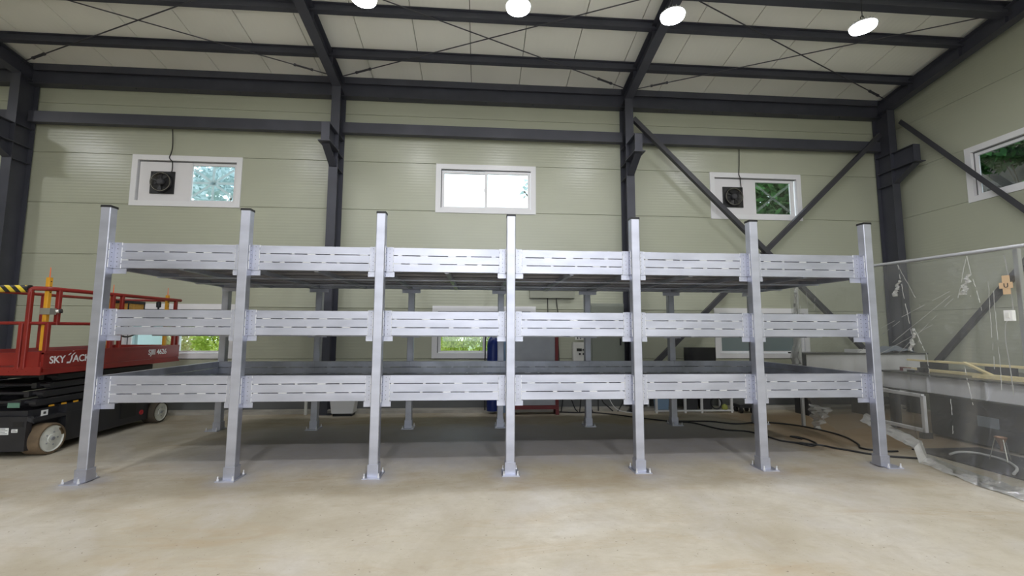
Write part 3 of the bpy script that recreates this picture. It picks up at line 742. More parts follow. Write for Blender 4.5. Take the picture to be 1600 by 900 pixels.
# lettering
def side_text(body, size, y, z, x=xs_+.0012, shear=0.0, mt=M_label, nm='lettering', sp=1.0):
    M4 = Matrix(((0,0,1,x),(1,0,0,y),(0,1,0,z),(0,0,0,1)))
    return text_mesh(body, size, M4, .0006, shear, sp).build(nm, mt, lift)
side_text('SKY', .128, 1.035, 1.135, sp=.96)
side_text('ACK', .128, 1.362, 1.135, sp=.96)
m = MB()      # slashed letter J of the logo
x = xs_+.0012
m.poly([(x,1.275,1.120),(x,1.325,1.120),(x,1.352,1.180),(x,1.352,1.216),(x,1.332,1.216),(x,1.332,1.185),(x,1.315,1.142),(x,1.275,1.142)], (.0008,0,0))
m.poly([(x,1.283,1.225),(x,1.303,1.225),(x,1.372,1.282),(x,1.350,1.282)], (.0008,0,0))
m.poly([(x,1.333,1.216),(x,1.353,1.216),(x,1.412,1.268),(x,1.390,1.268)], (.0008,0,0))
m.build('lettering', M_label, lift)
side_text('SJIII 4626', .120, 2.70, 1.150, sp=.95)
side_text('SKYJACK', .085, 2.02, .475, x=-5.7935, mt=M_label)
# scissor stack
for k in range(4):
    z = .605 + .098*k
    y0 = 1.06 + .085*k
    for x in (-5.90, -6.72):
        m = MB(); m.bar((x, y0, z+.04), (x, 3.08-.03*k, z+.04), .07, .082, (0,0,1), .008); m.cyl((x+.04, y0+.02, z+.04), (x-.04, y0+.02, z+.04), .041, n=16)
        m.build('scissor_arm', M_black, lift)
    for x in (-6.02, -6.60):
        m = MB(); m.bar((x, y0-.06, z+.045), (x, 3.0, z+.045), .06, .07, (0,0,1), .008); m.build('scissor_arm', M_black, lift)
    MB().cyl((-6.75, y0, z+.05), (-5.87, y0, z+.05), .022, n=10).build('cross_tube', M_chassis, lift, smooth=True)
for i in range(6):
    y = 1.14 + .17*i
    MB().box(-5.796, -5.7935, y, y+.075, .585, .607).build('hazard_dash', M_yellow, lift)
# chassis
m = MB(); m.box(-6.86, -5.80, 1.40, 2.86, .10, .58); m.box(-6.86, -5.90, 1.0, 1.40, .12, .56); m.box(-6.86, -5.90, 2.86, 3.25, .12, .56)
m.box(-6.86, -5.796, .96, 2.95, .43, .475); m.build('chassis', M_chassis, lift)
m = MB(); m.box(-6.86, -5.84, .93, 1.0, .09, .50); m.poly([(-5.84,1.0,.50),(-5.84,.93,.50),(-5.80,.98,.46),(-5.80,1.0,.46)], (0,0,-.05)); m.build('end_plate', M_chassis, lift)
MB().box(-5.99, -5.87, .925, .9295, .38, .44).build('step_slot', M_cap, lift)
MB().box(-5.798, -5.794, 2.30, 2.60, .20, .42).build('access_hole', M_cap, lift)
MB().cyl((-5.80, 2.72, .23), (-5.792, 2.72, .23), .04, n=14).build('tail_reflector', M_reflect, lift)
for y, rr_, mt in ((1.15, .192, M_tyre), (3.06, .175, M_tyre2)):
    for x, sg in ((-5.72, 1), (-6.94, -1)):
        wh = MB().lathe((x-sg*.22, y, rr_), (sg,0,0), [(0,rr_*.7),(.0,rr_*.95),(.012,rr_),(.205,rr_),(.22,rr_*.95),(.22,rr_*.86),(.205,rr_*.84)], 36).build('wheel', mt, lift, smooth=True)
        if sg == 1:
            MB().lathe((x-.02, y, rr_), (1,0,0), [(0,rr_*.84),(.008,rr_*.845),(.018,rr_*.82),(.006,rr_*.76),(.010,rr_*.3),(.018,rr_*.27),(.018,.0001)], 32).build('wheel_disc', M_hub, wh, smooth=True)
            MB().cyl((x-.004, y, rr_), (x+.014, y, rr_), rr_*.12, n=14).build('hub_cap', M_greyplate, wh)
            for i in range(5):
                t = i*2*math.pi/5; MB().cyl((x-.012, y+math.cos(t)*rr_*.42, rr_+math.sin(t)*rr_*.42), (x-.004, y+math.cos(t)*rr_*.42, rr_+math.sin(t)*rr_*.42), .010, n=6).build('hub_bolt', M_greyplate, wh)
            if mt is M_tyre:
                m = MB(); 
                for i in range(5):
                    t = .25+.13*i; m.box(x-.0145, x+.0005, y+math.cos(t)*rr_*.76-.012, y+math.cos(t)*rr_*.76+.012, rr_+math.sin(t)*rr_*.76-.012, rr_+math.sin(t)*rr_*.76+.014)
                m.build('worn_patch', M_rust, wh)
# labels (the square code label is left out)
def plate(x0, x1, z0, z1, y=.928, mt=M_label, lines=0):
    p = MB().box(x0, x1, y, y+.001, z0, z1).build('sticker', mt, lift)
    if lines:
        m = MB()
        for i in range(lines):
            zz = z1 - (z1-z0)*(i+.6)/(lines+.3); m.box(x0+(x1-x0)*.1, x0+(x1-x0)*(.9 if i % 2 else .7), y-.0006, y, zz-.003, zz+.003)
        m.build('print', M_ink, p)
plate(-6.16, -6.03, .29, .37, lines=4); plate(-6.00, -5.93, .315, .355, lines=2); plate(-6.22, -6.165, .22, .29)
MB().box(-6.13, -5.99, .985, .986, .60, .66).build('sticker', M_green, lift)
p = MB().box(-5.7955, -5.7945, 1.05, 1.14, .44+.046, .555).build('sticker', M_label, lift)
MB().box(-5.7945, -5.794, 1.08, 1.115, .505, .535).build('print', M_ink, p)

# ------------------------------------------------------------------ exhaust fans and their cables
def fan(cx, cz, label, clabel, top, flip):
    y = W + .011
    t = thing('exhaust_fan', (cx, y, cz), label, 'fan', 'wall exhaust fans')
    s = .225; m = MB(); n = 28
    # square plate with a round opening
    outer = []
    for i in range(n):
        a = 2*math.pi*i/n + math.pi/n; k = s/max(abs(math.cos(a)), abs(math.sin(a))); outer.append((k*math.cos(a), k*math.sin(a)))
    inner = [(.185*math.cos(2*math.pi*i/n+math.pi/n), .185*math.sin(2*math.pi*i/n+math.pi/n)) for i in range(n)]
    vs_ = [(cx+p[0], yy, cz+p[1]) for yy in (y-.02, y-.001) for ring in (outer, inner) for p in ring]
    fs = []
    for i in range(n):
        j = (i+1) % n
        fs += [(i, j, n+j, n+i), (2*n+i, 3*n+i, 3*n+j, 2*n+j), (i, 2*n+i, 2*n+j, j), (n+i, n+j, 3*n+j, 3*n+i)]
    m.add(vs_, fs); 
    for sx_ in (-1, 1):
        for sz in (-1, 1): m.cyl((cx+sx_*.195, y-.02, cz+sz*.195), (cx+sx_*.195, y-.028, cz+sz*.195), .010, n=6)
    m.build('plate', M_fan, t)
    MB().lathe((cx, y-.019, cz), (0,-1,0), [(-.006,.184),(.055,.184),(.055,.178),(-.006,.172)], 32).build('duct_ring', M_fanring, t, smooth=True)
    MB().lathe((cx, y-.019, cz), (0,-1,0), [(-.004,.187),(.057,.187),(.057,.196),(-.001,.200)], 32).build('collar', M_fan, t, smooth=True)
    MB().lathe((cx, y-.10, cz), (0,1,0), [(0,.0001),(.0,.05),(.015,.062),(.07,.062),(.08,.03),(.08,.0001)], 20).build('motor', M_machine, t, smooth=True)
    MB().lathe((cx, y-.012, cz), (0,-1,0), [(-.002,.0001),(-.002,.17),(.002,.17),(.002,.0001)], 28).build('louvre', M_louvre, t)
    for k in range(5):
        a = 2*math.pi*k/5 + .4; ca, sa = math.cos(a), math.sin(a); cb, sb = math.cos(a+.55), math.sin(a+.55)
        MB().poly([(cx+.055*ca, y-.028, cz+.055*sa), (cx+.165*ca, y-.026, cz+.165*sa), (cx+.165*cb, y-.040, cz+.165*sb), (cx+.06*cb, y-.042, cz+.06*sb)], (0,.002,0)).build('blade', M_fan, t)
    for k in range(3):
        a = .7 + k*2*math.pi/3; MB().bar((cx, y-.088, cz), (cx+.20*math.cos(a), y-.055, cz+.20*math.sin(a)), .014, .010, (0,1,0)).build('motor_arm', M_fan, t)
    x0 = cx + .18; yy = W - .02
    m = MB().tube([(top, 3.9, 5.52), (top+.004, 3.93, 5.2), (top-.01, yy-.005, 5.04), (top-.025, yy-.02, 4.95), (top+.02*flip-.02, yy-.012, 4.90), (x0-.01, yy, 4.86), (x0, yy-.005, cz+.25), (x0-.01, yy-.02, cz+.19)], .009, 7, 5)
    tag(m.build('fan_cable', M_cable, smooth=True), clabel, 'cable', 'fan power cables')
fan(-6.625, 4.445, 'black square exhaust fan in the upper left window board', 'black cable hanging to the upper left fan', -6.48, 1)
fan(5.09, 4.46, 'black square exhaust fan in the upper right window board, beside the brace', 'black cable hanging to the upper right fan', 5.25, 1)

# ------------------------------------------------------------------ things along the back wall
cyl = thing('gas_cylinder', (-.09, 3.72, .05), 'tall blue gas cylinder standing below the middle window', 'gas cylinder')
MB().lathe((-.09, 3.56, .05), (0,0,1), [(0,.08),(.005,.112),(1.24,.114),(1.31,.105),(1.37,.08),(1.40,.05),(1.405,.0001)], 28).build('body', M_blue, cyl, smooth=True)
MB().lathe((-.09, 3.56, 1.45), (0,0,1), [(0,.045),(.05,.045),(.06,.02),(.10,.02),(.10,.0001)], 14).build('valve', M_greyplate, cyl, smooth=True)
hs = MB().tube([(-.235, 3.56, .062), (-.245, 3.55, .6), (-.24, 3.56, 1.1), (-.235, 3.57, 1.40), (-.225, 3.57, 1.50)], .012, 7, 6)
tag(hs.build('gas_hose', M_cable, smooth=True), 'black hose beside the blue gas cylinder', 'hose')
ls = MB().box(.07, .16, 3.60, 3.655, 0, 1.50)
tag(ls.build('plastic_sleeve', M_lblue), 'pale blue strip standing right of the gas cylinder', 'plastic sleeve')
MB_ = thing('plate_cart', (.70, 3.48, 0), 'grey steel sheet in a dark red floor frame below the middle window', 'cart')
MB().box(.20, 1.09, 3.42, 3.44, .17, 1.52).build('grey_sheet', M_greyplate, MB_)
MB().box(1.092, 1.15, 3.40, 3.46, .03, 1.52).build('upright', M_redframe, MB_)
MB().box(.16, .198, 3.40, 3.46, .03, 1.52).build('upright', M_redframe, MB_)
MB().box(.16, 1.15, 3.38, 3.60, .10, .165).build('base_beam', M_redframe, MB_)
for x in (.19, 1.12):
    MB().box(x-.03, x+.03, 3.36, 3.62, 0, .099).build('foot', M_redframe, MB_)
cab = thing('wall_casing', (2.23, 3.80, .9), 'grey green wall cabinet left of the middle right column', 'casing')  # grey green box with a door, filling a darker rectangle on the wall
MB().box(1.86, 2.56, 3.76, W-.001, .55, 2.12).build('body', M_casing, cab)
MB().box(1.90, 2.52, 3.745, 3.759, .60, 2.07).build('door', M_casing, cab)
MB().box(2.46, 2.49, 3.735, 3.744, 1.28, 1.42).build('handle', M_black, cab)
ctl = thing('control_box', (1.68, 3.85, 1.0), 'cream control box with black knobs on the back wall', 'control box')
MB().box(1.53, 1.83, 3.82, W-.001, .92, 1.335).build('case', M_cream, ctl)
m = MB(); m.box(1.60, 1.70, 3.815, 3.819, 1.16, 1.215); m.build('display', M_screen, ctl)
for i, (x, z) in enumerate(((1.735,1.188),(1.80,1.188),(1.66,1.105),(1.735,1.105),(1.80,1.105))):
    MB().cyl((x, 3.819, z), (x, 3.795, z), .020, .017, 12).build('knob', M_cap, ctl)
so = thing('wall_socket', (1.66, 3.9, 1.43), 'small white wall socket above the control box', 'socket')
MB().box(1.59, 1.76, 3.91, W-.001, 1.38, 1.46).build('cover', M_switch, so)
MB().box(1.63, 1.65, 3.905, 3.909, 1.40, 1.44).build('slot', M_cap, so); MB().box(1.69, 1.71, 3.905, 3.909, 1.40, 1.44).build('slot', M_cap, so)
tk = thing('wall_trunking', (1.12, 3.9, 2.3), 'shallow grey box with a dark top on the wall under the top tier', 'trunking')
MB().box(.66, 1.58, 3.87, W-.001, 2.23, 2.40).build('body', mat('trunking_grey', (.30,.31,.25), .5), tk)
MB().box(.63, 1.62, 3.84, W-.001, 2.401, 2.43).build('lid', M_black, tk)
for pts, ln in (([(1.03, 3.93, 2.23), (1.035, 3.93, 1.9), (1.05, 3.93, 1.55)], 'left of two black wires hanging from the grey wall box'),
                ([(1.21, 3.93, 2.23), (1.23, 3.92, 2.0), (1.29, 3.93, 1.7), (1.24, 3.92, 1.45), (1.26, 3.93, .9), (1.25, 3.9, .3)], 'right of two black wires hanging from the grey wall box')):
    tag(MB().tube(pts, .009, 6, 6).build('hanging_wire', M_cable, smooth=True), ln, 'wire')
tv = thing('monitor', (4.06, 3.62, .5), 'black flat monitor standing left of the lower right window', 'monitor')
MB().box(3.72, 4.36, 3.58, 3.62, .84, 1.245).build('panel', M_screen, tv)
MB().box(4.0, 4.08, 3.62, 3.65, .52, 1.0).build('stand', M_black, tv)
sh = thing('metal_shelf', (3.75, 3.55, 0), 'low pale metal frame shelf of parts by the back wall', 'shelf')
for x in (3.05, 3.62, 3.95, 4.55):
    for y in (3.42, 3.85): MB().box(x-.02, x+.02, y-.02, y+.02, .051 if y > 3.6 else .0, .48).build('leg', M_bench, sh)
MB().box(3.02, 4.58, 3.40, 3.87, .482, .515).build('shelf_top', M_greyplate, sh)
MB().box(3.02, 4.58, 3.402, 3.438, .03, .055).build('lower_rail', M_bench, sh)
for x0, x1, z1, mt, nm, ln in ((3.10, 3.32, .28, M_lblue, 'plastic_tub', 'pale blue tub inside the low metal shelf'), (4.0, 4.2, .24, M_machine, 'parts_box', 'dark box in the right half of the low metal shelf'),
                          (3.68, 3.90, .26, M_machine, 'parts_box', 'dark box in the middle gap of the low metal shelf')):
    b_ = MB(); b_.poly([(x0, 3.5, .051), (x1, 3.5, .051), (x1+.02, 3.5, z1), (x0-.02, 3.5, z1)], (0,.14,0)); tag(b_.build(nm, mt), ln, 'box')
hr = MB()
for k in range(3): hr.tube([(4.28+.11*math.cos(a), 3.47+.012*k, .17+.11*math.sin(a)) for a in [i*math.pi/8 for i in range(17)]], .009, 6, 2)
tag(hr.build('hose_coil', M_cable, smooth=True), 'black hose coil hanging in the low metal shelf', 'hose')
yb = MB().lathe((4.42, 3.44, .06), (0,0,1), [(0,.05),(.03,.06),(.07,.05),(.10,.02),(.10,.0001)], 12)
tag(yb.build('valve_fitting', mat('olive_fitting', (.25,.27,.05), .5), smooth=True), 'small olive yellow fitting at the right end of the metal shelf', 'fitting')
cst = thing('trolley', (4.80, 3.42, 0), 'small dark trolley on castors right of the metal shelf', 'trolley')
MB().box(4.66, 4.96, 3.32, 3.56, .10, .16).build('deck', M_machine, cst)
for x in (4.70, 4.92):
    for y in (3.35, 3.53): MB().cyl((x-.018, y, .05), (x+.018, y, .05), .05, n=14).build('castor', M_black, cst)
bin_ = thing('storage_tub', (-2.84, 3.50, 0), 'grey plastic tub on the floor at the back wall', 'tub')
MB().poly([(-3.02, 3.40, .052), (-2.64, 3.40, .052), (-2.60, 3.40, .35), (-3.06, 3.40, .35)], (0,.24,0)).build('body', M_bench, bin_)
MB().box(-3.08, -2.58, 3.385, 3.655, .352, .375).build('rim', M_greyplate, bin_)
MB().box(-3.0, -2.66, 3.42, 3.62, 0, .051).build('runner', M_cap, bin_)
tag(MB().box(-3.56, -3.515, 3.56, 3.60, 0, .55).build('white_stake', M_cream), 'short white post on the floor beside the middle left column', 'post')
for k, pts in enumerate(([(1.24,3.62,.012),(1.28,3.62,.30),(1.34,3.60,.52),(1.42,3.60,.30),(1.50,3.60,.08),(1.56,3.60,.012)],
                         [(1.58,3.54,.012),(1.62,3.54,.28),(1.70,3.54,.38),(1.78,3.54,.14),(1.84,3.54,.012)],
                         [(1.98,3.66,.012),(1.99,3.66,.45),(2.06,3.64,.20),(2.16,3.62,.10),(2.26,3.62,.012)],
                         [(2.34,3.58,.012),(2.42,3.58,.14),(2.52,3.58,.34),(2.56,3.58,.45),(2.60,3.60,.012)])):
    tag(MB().tube(pts, .011, 6, 6).build('looped_cable', M_cable, smooth=True),
        ['black cable loop right of the red frame', 'second black cable loop, under the cream control box', 'black cable loop under the grey green cabinet, left one', 'black cable loop under the grey green cabinet, right one'][k], 'cable', 'cables drooping at the back wall')
gw = MB().tube([(2.10, 3.50, .48), (2.16, 3.48, .25), (2.3, 3.44, .07), (2.6, 3.40, .012), (2.78, 3.36, .012)], .008, 6, 6)
tag(gw.build('grey_cord', M_bench, smooth=True), 'thin pale cord drooping to the floor below the cabinet', 'cord')

# floor cables
zc = .012
c1 = [(1.15,3.60),(1.5,3.50),(1.76,3.52),(2.15,3.30),(2.55,2.94),(2.98,2.60),(3.30,2.46),(3.52,1.97),(3.86,1.80),(3.95,1.40),(3.98,1.22),(4.10,1.10),(4.20,.93),(4.36,1.02),(4.42,1.25),(4.38,1.42),(4.30,1.46),(4.36,1.30)]
tag(MB().tube([(x, y, zc) for x, y in c1], .012, 7, 6).build('floor_cable', M_cable, smooth=True), 'black cable snaking over the floor and ending in a loop between the right posts', 'cable', 'black cables on the floor')
c2 = [(4.38,.93),(4.44,.80),(4.53,.69),(4.62,.55),(4.72,.45),(4.88,.36),(5.1,.28)]
tag(MB().tube([(4.10,1.10,zc+.0)]+[(4.22,.99,zc+.012)]+[(x, y, zc) for x, y in c2], .012, 7, 6).build('floor_cable', M_cable, smooth=True), 'black cable running from the loop under the plastic sheet', 'cable', 'black cables on the floor')
c3 = [(3.05,2.62),(3.4,2.60),(3.66,2.57),(3.98,2.36),(4.3,2.42),(4.62,2.44),(5.0,2.1),(5.12,1.5),(4.95,1.0),(4.80,.78),(4.95,.62),(5.15,.60)]
tag(MB().tube([(x, y, zc) for x, y in c3], .012, 7, 6).build('floor_cable', M_cable, smooth=True), 'black cable along the rear posts bending towards the plastic sheet', 'cable', 'black cables on the floor')

# ------------------------------------------------------------------ plastic sheet enclosure
SX = 4.95
cur = thing('plastic_curtain', (SX, .3, 0), 'clear plastic sheet hanging from a thin rail at the right', 'plastic sheet')
ny, nz = 150, 90
ya, yb_ = -2.2, 2.16
def ztop(y): return 2.40 + .024*(y+1.2)
def zbot(y):
    if y < .1: return .006
    if y < .75: return .006 + .30*((y-.1)/.65)**1.3
    if y < 1.55: return .306 - .24*((y-.75)/.8)
    return .066 + .36*((y-1.55)/.61)**1.2
rng = np.random.RandomState(5)
hang = [(-1.75,.05),( -.62,.06),( .18,.07),(.95,.04),(1.98,.10),(-1.15,.03)]
waves = [(rng.uniform(2,14), rng.uniform(2,14), rng.uniform(0,6.28), rng.uniform(.3,1)) for _ in range(14)]
vv = []
for j in range(nz+1):
    t = j/nz                          # 0 at the rail, 1 at the hem
    for i in range(ny+1):
        y = ya + (yb_-ya)*i/ny
        z = ztop(y) + (zbot(y)-ztop(y))*t
        d = 0.0
        for hy, amp in hang:          # pleats fan out from where the sheet is tied
            wdt = .035 + .20*t; q = (y-hy-.10*t)/wdt
            d += amp*math.exp(-q*q)*(.25+.9*t)*math.cos(3.2*q)
        for a, b_, ph, am in waves: d += .0042*am*math.sin(a*y + b_*z + ph)
        rough_ = max(0, t-.72)/.28
        d += rough_*.018*math.sin(31*y+9*z)*math.sin(17*z-11*y)
        bulge = 0
        if t > .7:
            k = ((t-.7)/.3)**2; bulge = k*(-.17 if y < -.6 else (-.17 + .34*min(1, (y+.6)/.9)))
        vv.append((SX + d*.55 + bulge, y + .01*math.sin(7*z+3*y), z))
ff = [(j*(ny+1)+i, j*(ny+1)+i+1, (j+1)*(ny+1)+i+1, (j+1)*(ny+1)+i) for j in range(nz) for i in range(ny)]
MB().add(vv, ff).build('sheet', M_sheet, cur, smooth=True, fix=False)
rl = MB(); rl.cyl((SX, -2.4, ztop(-2.4)+.018), (SX, yb_+.02, ztop(yb_)+.018), .017, n=10); rl.build('top_rail', M_alu, cur, smooth=True)
MB().cyl((SX+.05, -2.4, ztop(-2.4)+.035), (SX+.05, yb_+.02, ztop(yb_)+.035), .013, n=10).build('top_rail', M_alu, cur, smooth=True)
for y in (-.99, -2.3, 2.12):
    MB().bar((SX+.07, y, 0), (SX+.07, y, ztop(y)+.005), .045, .045, (0,1,0), .004).build('frame_post', M_alu, cur)
MB().bar((SX+.07, -.965+.0, .02), (SX+.07, -.965, 2.3), .01, .012, (0,1,0)).build('post_groove', M_gasket, cur)
# crinkled ties: bunched strips of sheet that catch the light
def crinkle(y, z0, z1, wd0, wd1, nm='bunched_fold', seed=1):
    r2 = random.Random(seed); n = 16; vs_ = []
    for i in range(n+1):
        t = i/n; z = z0+(z1-z0)*t; w2 = wd0+(wd1-wd0)*t
        for k in range(7):
            vs_.append((SX-.03-.03*t+(.012+.5*w2*.2)*math.sin(2.1*k+1.3*i)+r2.uniform(-.012,.012), y+.05*t+.012*math.sin(.9*i+seed)+(k/6-.5)*w2, z))
    fs = [(i*7+k, i*7+k+1, (i+1)*7+k+1, (i+1)*7+k) for i in range(n) for k in range(6)]
    return MB().add(vs_, fs).build(nm, M_fold, cur, fix=False, smooth=True)
M_fold = clear_mat('bunched_plastic', (.88,.89,.88), .26, .07, .40, .9, 11.0, (.95,.95,.94))
M_crease = clear_mat('plastic_crease', (.85,.85,.85), .2, .15, .50, 0, 1, (.95,.95,.93))
crinkle(2.00, 2.40, .95, .02, .20, seed=2); crinkle(.17, 2.22, 2.02, .015, .06, seed=4); crinkle(-.62, 2.20, 1.98, .03, .07, seed=6); crinkle(.02, 1.62, 1.34, .02, .05, seed=7); crinkle(1.62, .42, .075, .45, .12, seed=8)
# the hem folded back on itself
m = MB(); r2 = random.Random(9); vs_ = []
for i in range(41):
    t = i/40; y = .98 - 2.2*t
    for k in range(5):
        q = k/4; zz = (.32*(1-t)**1.5 if y > .1 else .0) + .012 + .10*q*(1-.3*t) + r2.uniform(-.008,.008)
        vs_.append((SX-.06-.16*t+.10*q+r2.uniform(-.012,.012)+(.10 if y > 0 else .10*max(0, 1+y/.6)), y, zz))
MB().add(vs_, [(i*5+k, i*5+k+1, (i+1)*5+k+1, (i+1)*5+k) for i in range(40) for k in range(4)]).build('folded_hem', M_fold, cur, fix=False)
# sharp creases pressed into the sheet
m = MB(); r2 = random.Random(17)
cl = [((-.42,2.03),(.95,1.40),.006), ((-.42,1.98),(.62,1.22),.005), ((-.45,1.95),(.25,1.30),.004), ((-.2,1.66),(.55,1.26),.006), ((.15,1.74),(.85,1.28),.004),
      ((.17,2.42),(.06,1.55),.008), ((.17,2.42),(-.10,1.82),.004), ((-.62,2.40),(-.72,1.80),.006), ((-.62,2.40),(-.50,1.95),.006), ((-.50,1.2),(-.55,.80),.007), ((-.33,.86),(-.32,.45),.009),
      ((-.80,2.1),(-.78,1.2),.003), ((-.84,2.0),(-.83,1.0),.003), ((.02,1.62),(-.08,1.35),.010), ((-.1,1.35),(-.12,1.05),.006), ((1.55,2.3),(1.6,1.9),.004), ((1.75,2.2),(1.72,1.6),.004), ((1.98,2.42),(2.02,1.8),.012), ((1.94,2.42),(1.88,1.7),.010)]
for (y0,z0),(y1,z1),wd in cl:
    n = 14; pv = None
    for i in range(n):
        t0, t1 = i/n, (i+1)/n
        if r2.random() < .22: continue
        j = lambda: r2.uniform(-.004,.004)
        m.bar((SX-.036, y0+(y1-y0)*t0+j(), z0+(z1-z0)*t0), (SX-.036, y0+(y1-y0)*t1+j(), z0+(z1-z0)*t1), .004, wd*r2.uniform(.25,.9), (1,0,0))
m.build('crease', M_crease, cur, kind='stuff', fix=False)
cbd = thing('cardboard_cross', (SX-.03, -.95, 2.05), 'cardboard cross with a letter U taped to the plastic sheet', 'cardboard')
MB().box(SX-.034, SX-.030, -.985, -.92, 1.955, 2.145).build('upright_piece', M_card, cbd)
MB().box(SX-.038, SX-.0345, -1.01, -.895, 2.015, 2.075).build('cross_piece', M_card, cbd)
text_mesh('U', .062, Matrix(((0,0,-1,SX-.0388),(-1,0,0,-.932),(0,1,0,2.023),(0,0,0,1))), .0004).build('lettering', M_ink, cbd)
sw = thing('switch_box', (SX, -.95, 1.74), 'white switch box with a cord on the sheet frame', 'switch')
MB().box(SX-.045, SX-.005, -.985, -.915, 1.69, 1.795).build('case', M_switch, sw)
MB().box(SX-.052, SX-.0455, -.965, -.935, 1.72, 1.77).build('rocker', M_cream, sw)
MB().tube([(SX+.02, -.91, 1.70), (SX+.02, -.875, 1.66), (SX+.02, -.86, 1.5), (SX+.02, -.875, 1.2), (SX+.02, -.88, .95)], .004, 6, 5).build('cord', M_switch, sw, smooth=True)
MB().tube([(SX+.02, -.95, 1.80), (SX+.02, -.945, 2.05), (SX+.02, -.92, 2.36)], .004, 6, 4).build('cord', M_switch, sw, smooth=True)

# ------------------------------------------------------------------ workshop behind the sheet
tb = thing('welding_table', (7.3, .6, 0), 'long dark topped work table with pale beam sides behind the plastic', 'table')
MB().box(6.42, 8.3, -2.4, 2.13, .905, .93).build('table_top', M_tbltop, tb)
for x in (6.5, 8.2):
    MB().box(x-.006, x+.006, -2.38, 2.12, .655, .904).build('side_beam', M_tblbeam, tb)
    m = MB(); m.box(x-.05, x+.05, -2.38, 2.12, .640, .654); m.build('beam_flange', M_tbltop, tb)
for y in (1.36, .58, -.3, -1.2):
    MB().box(6.455, 6.493, y-.008, y+.008, .656, .903).build('stiffener', M_tblbeam, tb)
for x in (6.55, 8.15):
    for y in (2.0, -2.25): MB().box(x-.05, x+.05, y-.05, y+.05, 0, .639).build('leg', M_machine, tb)
bn = thing('side_bench', (7.0, 3.2, 0), 'pale grey steel bench along the back wall behind the plastic', 'bench')
MB().box(5.75, 8.25, 2.95, 3.40, 1.14, 1.17).build('bench_top', M_tbltop, bn)
MB().box(5.80, 8.2, 2.97, 2.985, .45, 1.139).build('front_panel', M_bench, bn)
for x in (5.83, 7.0, 8.15): MB().box(x-.03, x+.03, 3.0, 3.36, 0, 1.139).build('leg', M_machine, bn)
# pine strips lying on the table
def strip(p0, p1, wd, h, ln, nm='pine_strip'):
    tag(MB().bar(p0, p1, wd, h, (0,0,1), .003).build(nm, M_wood), ln, 'wood strip', 'pine strips on the work table')
for y in (.95, 1.9):
    tag(MB().box(7.0, 7.4, y-.05, y+.05, .931, 1.075).build('support_block', M_machine), 'dark block under the pine strips, %s' % ('nearer the viewer' if y < 1.5 else 'farther from the viewer'), 'block')
strip((7.10, 2.26, 1.09), (7.10, .20, 1.09), .03, .03, 'upper pale pine strip lying on the dark blocks, front one')
strip((7.20, 1.85, 1.09), (7.20, .10, 1.09), .03, .03, 'upper pale pine strip lying on the dark blocks, back one')
strip((6.91, 2.12, .955), (6.89, .40, .955), .045, .045, 'pale pine strip lying flat on the table top below the blocks')
strip((6.86, 1.15, 1.12), (6.80, .72, .955), .05, .03, 'short pine piece leaning slantwise over the strips')
wv = MB().poly([(6.62, .86, .932), (6.76, .80, .932), (6.80, .22, .932), (6.66, .18, .932)], (0,0,.05))
tag(wv.build('pine_wedge', M_wood), 'wide tapered pine wedge on the table front edge', 'wood wedge')
for i in range(4):
    tag(MB().box(6.55+.06*i, 6.62+.06*i, 1.62+.12*(i%3), 1.75+.12*(i%3), .931, .965+.012*i).build('hand_tool', [M_machine, M_bench, M_redframe, M_machine][i]),
        ['dark tool on the table end, leftmost', 'pale tool on the table end, second from left', 'dark red tool on the table end, third from left', 'dark tool on the table end, fourth from left'][i], 'tool', 'tools on the work table')
tp = MB(); vs_ = []
for i in range(13):
    for k in range(6):
        x = 7.35+.75*i/12; y = 2.98+.38*k/5; vs_.append((x, y, 1.172 + .13*math.sin(math.pi*i/12)**.7*math.sin(math.pi*(k+.6)/6.2) + .015*math.sin(5*i+2*k)))
n6 = len(vs_); fs = [(i*6+k, i*6+k+1, (i+1)*6+k+1, (i+1)*6+k) for i in range(12) for k in range(5)]
tag(MB().add(vs_, fs).build('folded_tarp', M_tarp, smooth=True), 'bluish grey tarp heaped on the side bench', 'tarp')
tag(MB().box(6.85, 7.3, 3.0, 3.3, 1.171, 1.23).build('clear_bin', M_bench), 'low pale tray on the side bench left of the tarp', 'tray')
mc = thing('welding_machine', (7.0, .9, 0), 'dark boxy machine under the work table', 'machine')
MB().box(6.58, 7.9, .05, 1.45, .03, .62).build('case', M_machine, mc)
MB().box(6.565, 6.579, .55, .8, .28, .42).build('front_plate', M_tarp, mc)
for y in (.4, .95): MB().cyl((6.66, y, .03), (6.70, y, .03), .03, n=14).build('wheel', M_black, mc)
dk = thing('tool_chest', (7.1, -.7, 0), 'dark chest under the near end of the work table', 'chest')
MB().box(6.62, 7.9, -2.1, -.02, .0, .62).build('case', M_machine, dk); MB().box(6.60, 6.619, -1.4, -.25, .3, .33).build('handle', M_greyplate, dk)
mt_ = MB().box(5.45, 6.44, -2.3, .70, .0005, .016); tag(mt_.build('rubber_mat', M_black), 'black rubber mat on the floor behind the plastic sheet', 'mat')
wf = thing('tube_frame', (6.3, 1.6, 0), 'pale square tube frame on the floor below the table end', 'frame')
for a, b_ in (((6.28,2.05,.11),(6.28,1.27,.11)), ((6.28,1.27,.086),(6.28,1.27,.62)), ((6.28,2.05,.086),(6.28,2.05,.62)), ((6.28,2.05,.62),(6.28,1.27,.62))):
    MB().bar(a, b_, .05, .05, (1,0,0), .004).build('tube', M_tblbeam, wf)
for y in (2.05, 1.27): MB().box(6.2, 6.36, y-.03, y+.03, 0, .084).build('foot', M_machine, wf)
hz_ = MB().tube([(5.62, .36, .031), (5.85, .45, .031), (6.02, .38, .031), (6.02, .1, .031), (5.8, -.2, .031), (5.5, -.4, .031)], .014, 7, 6)
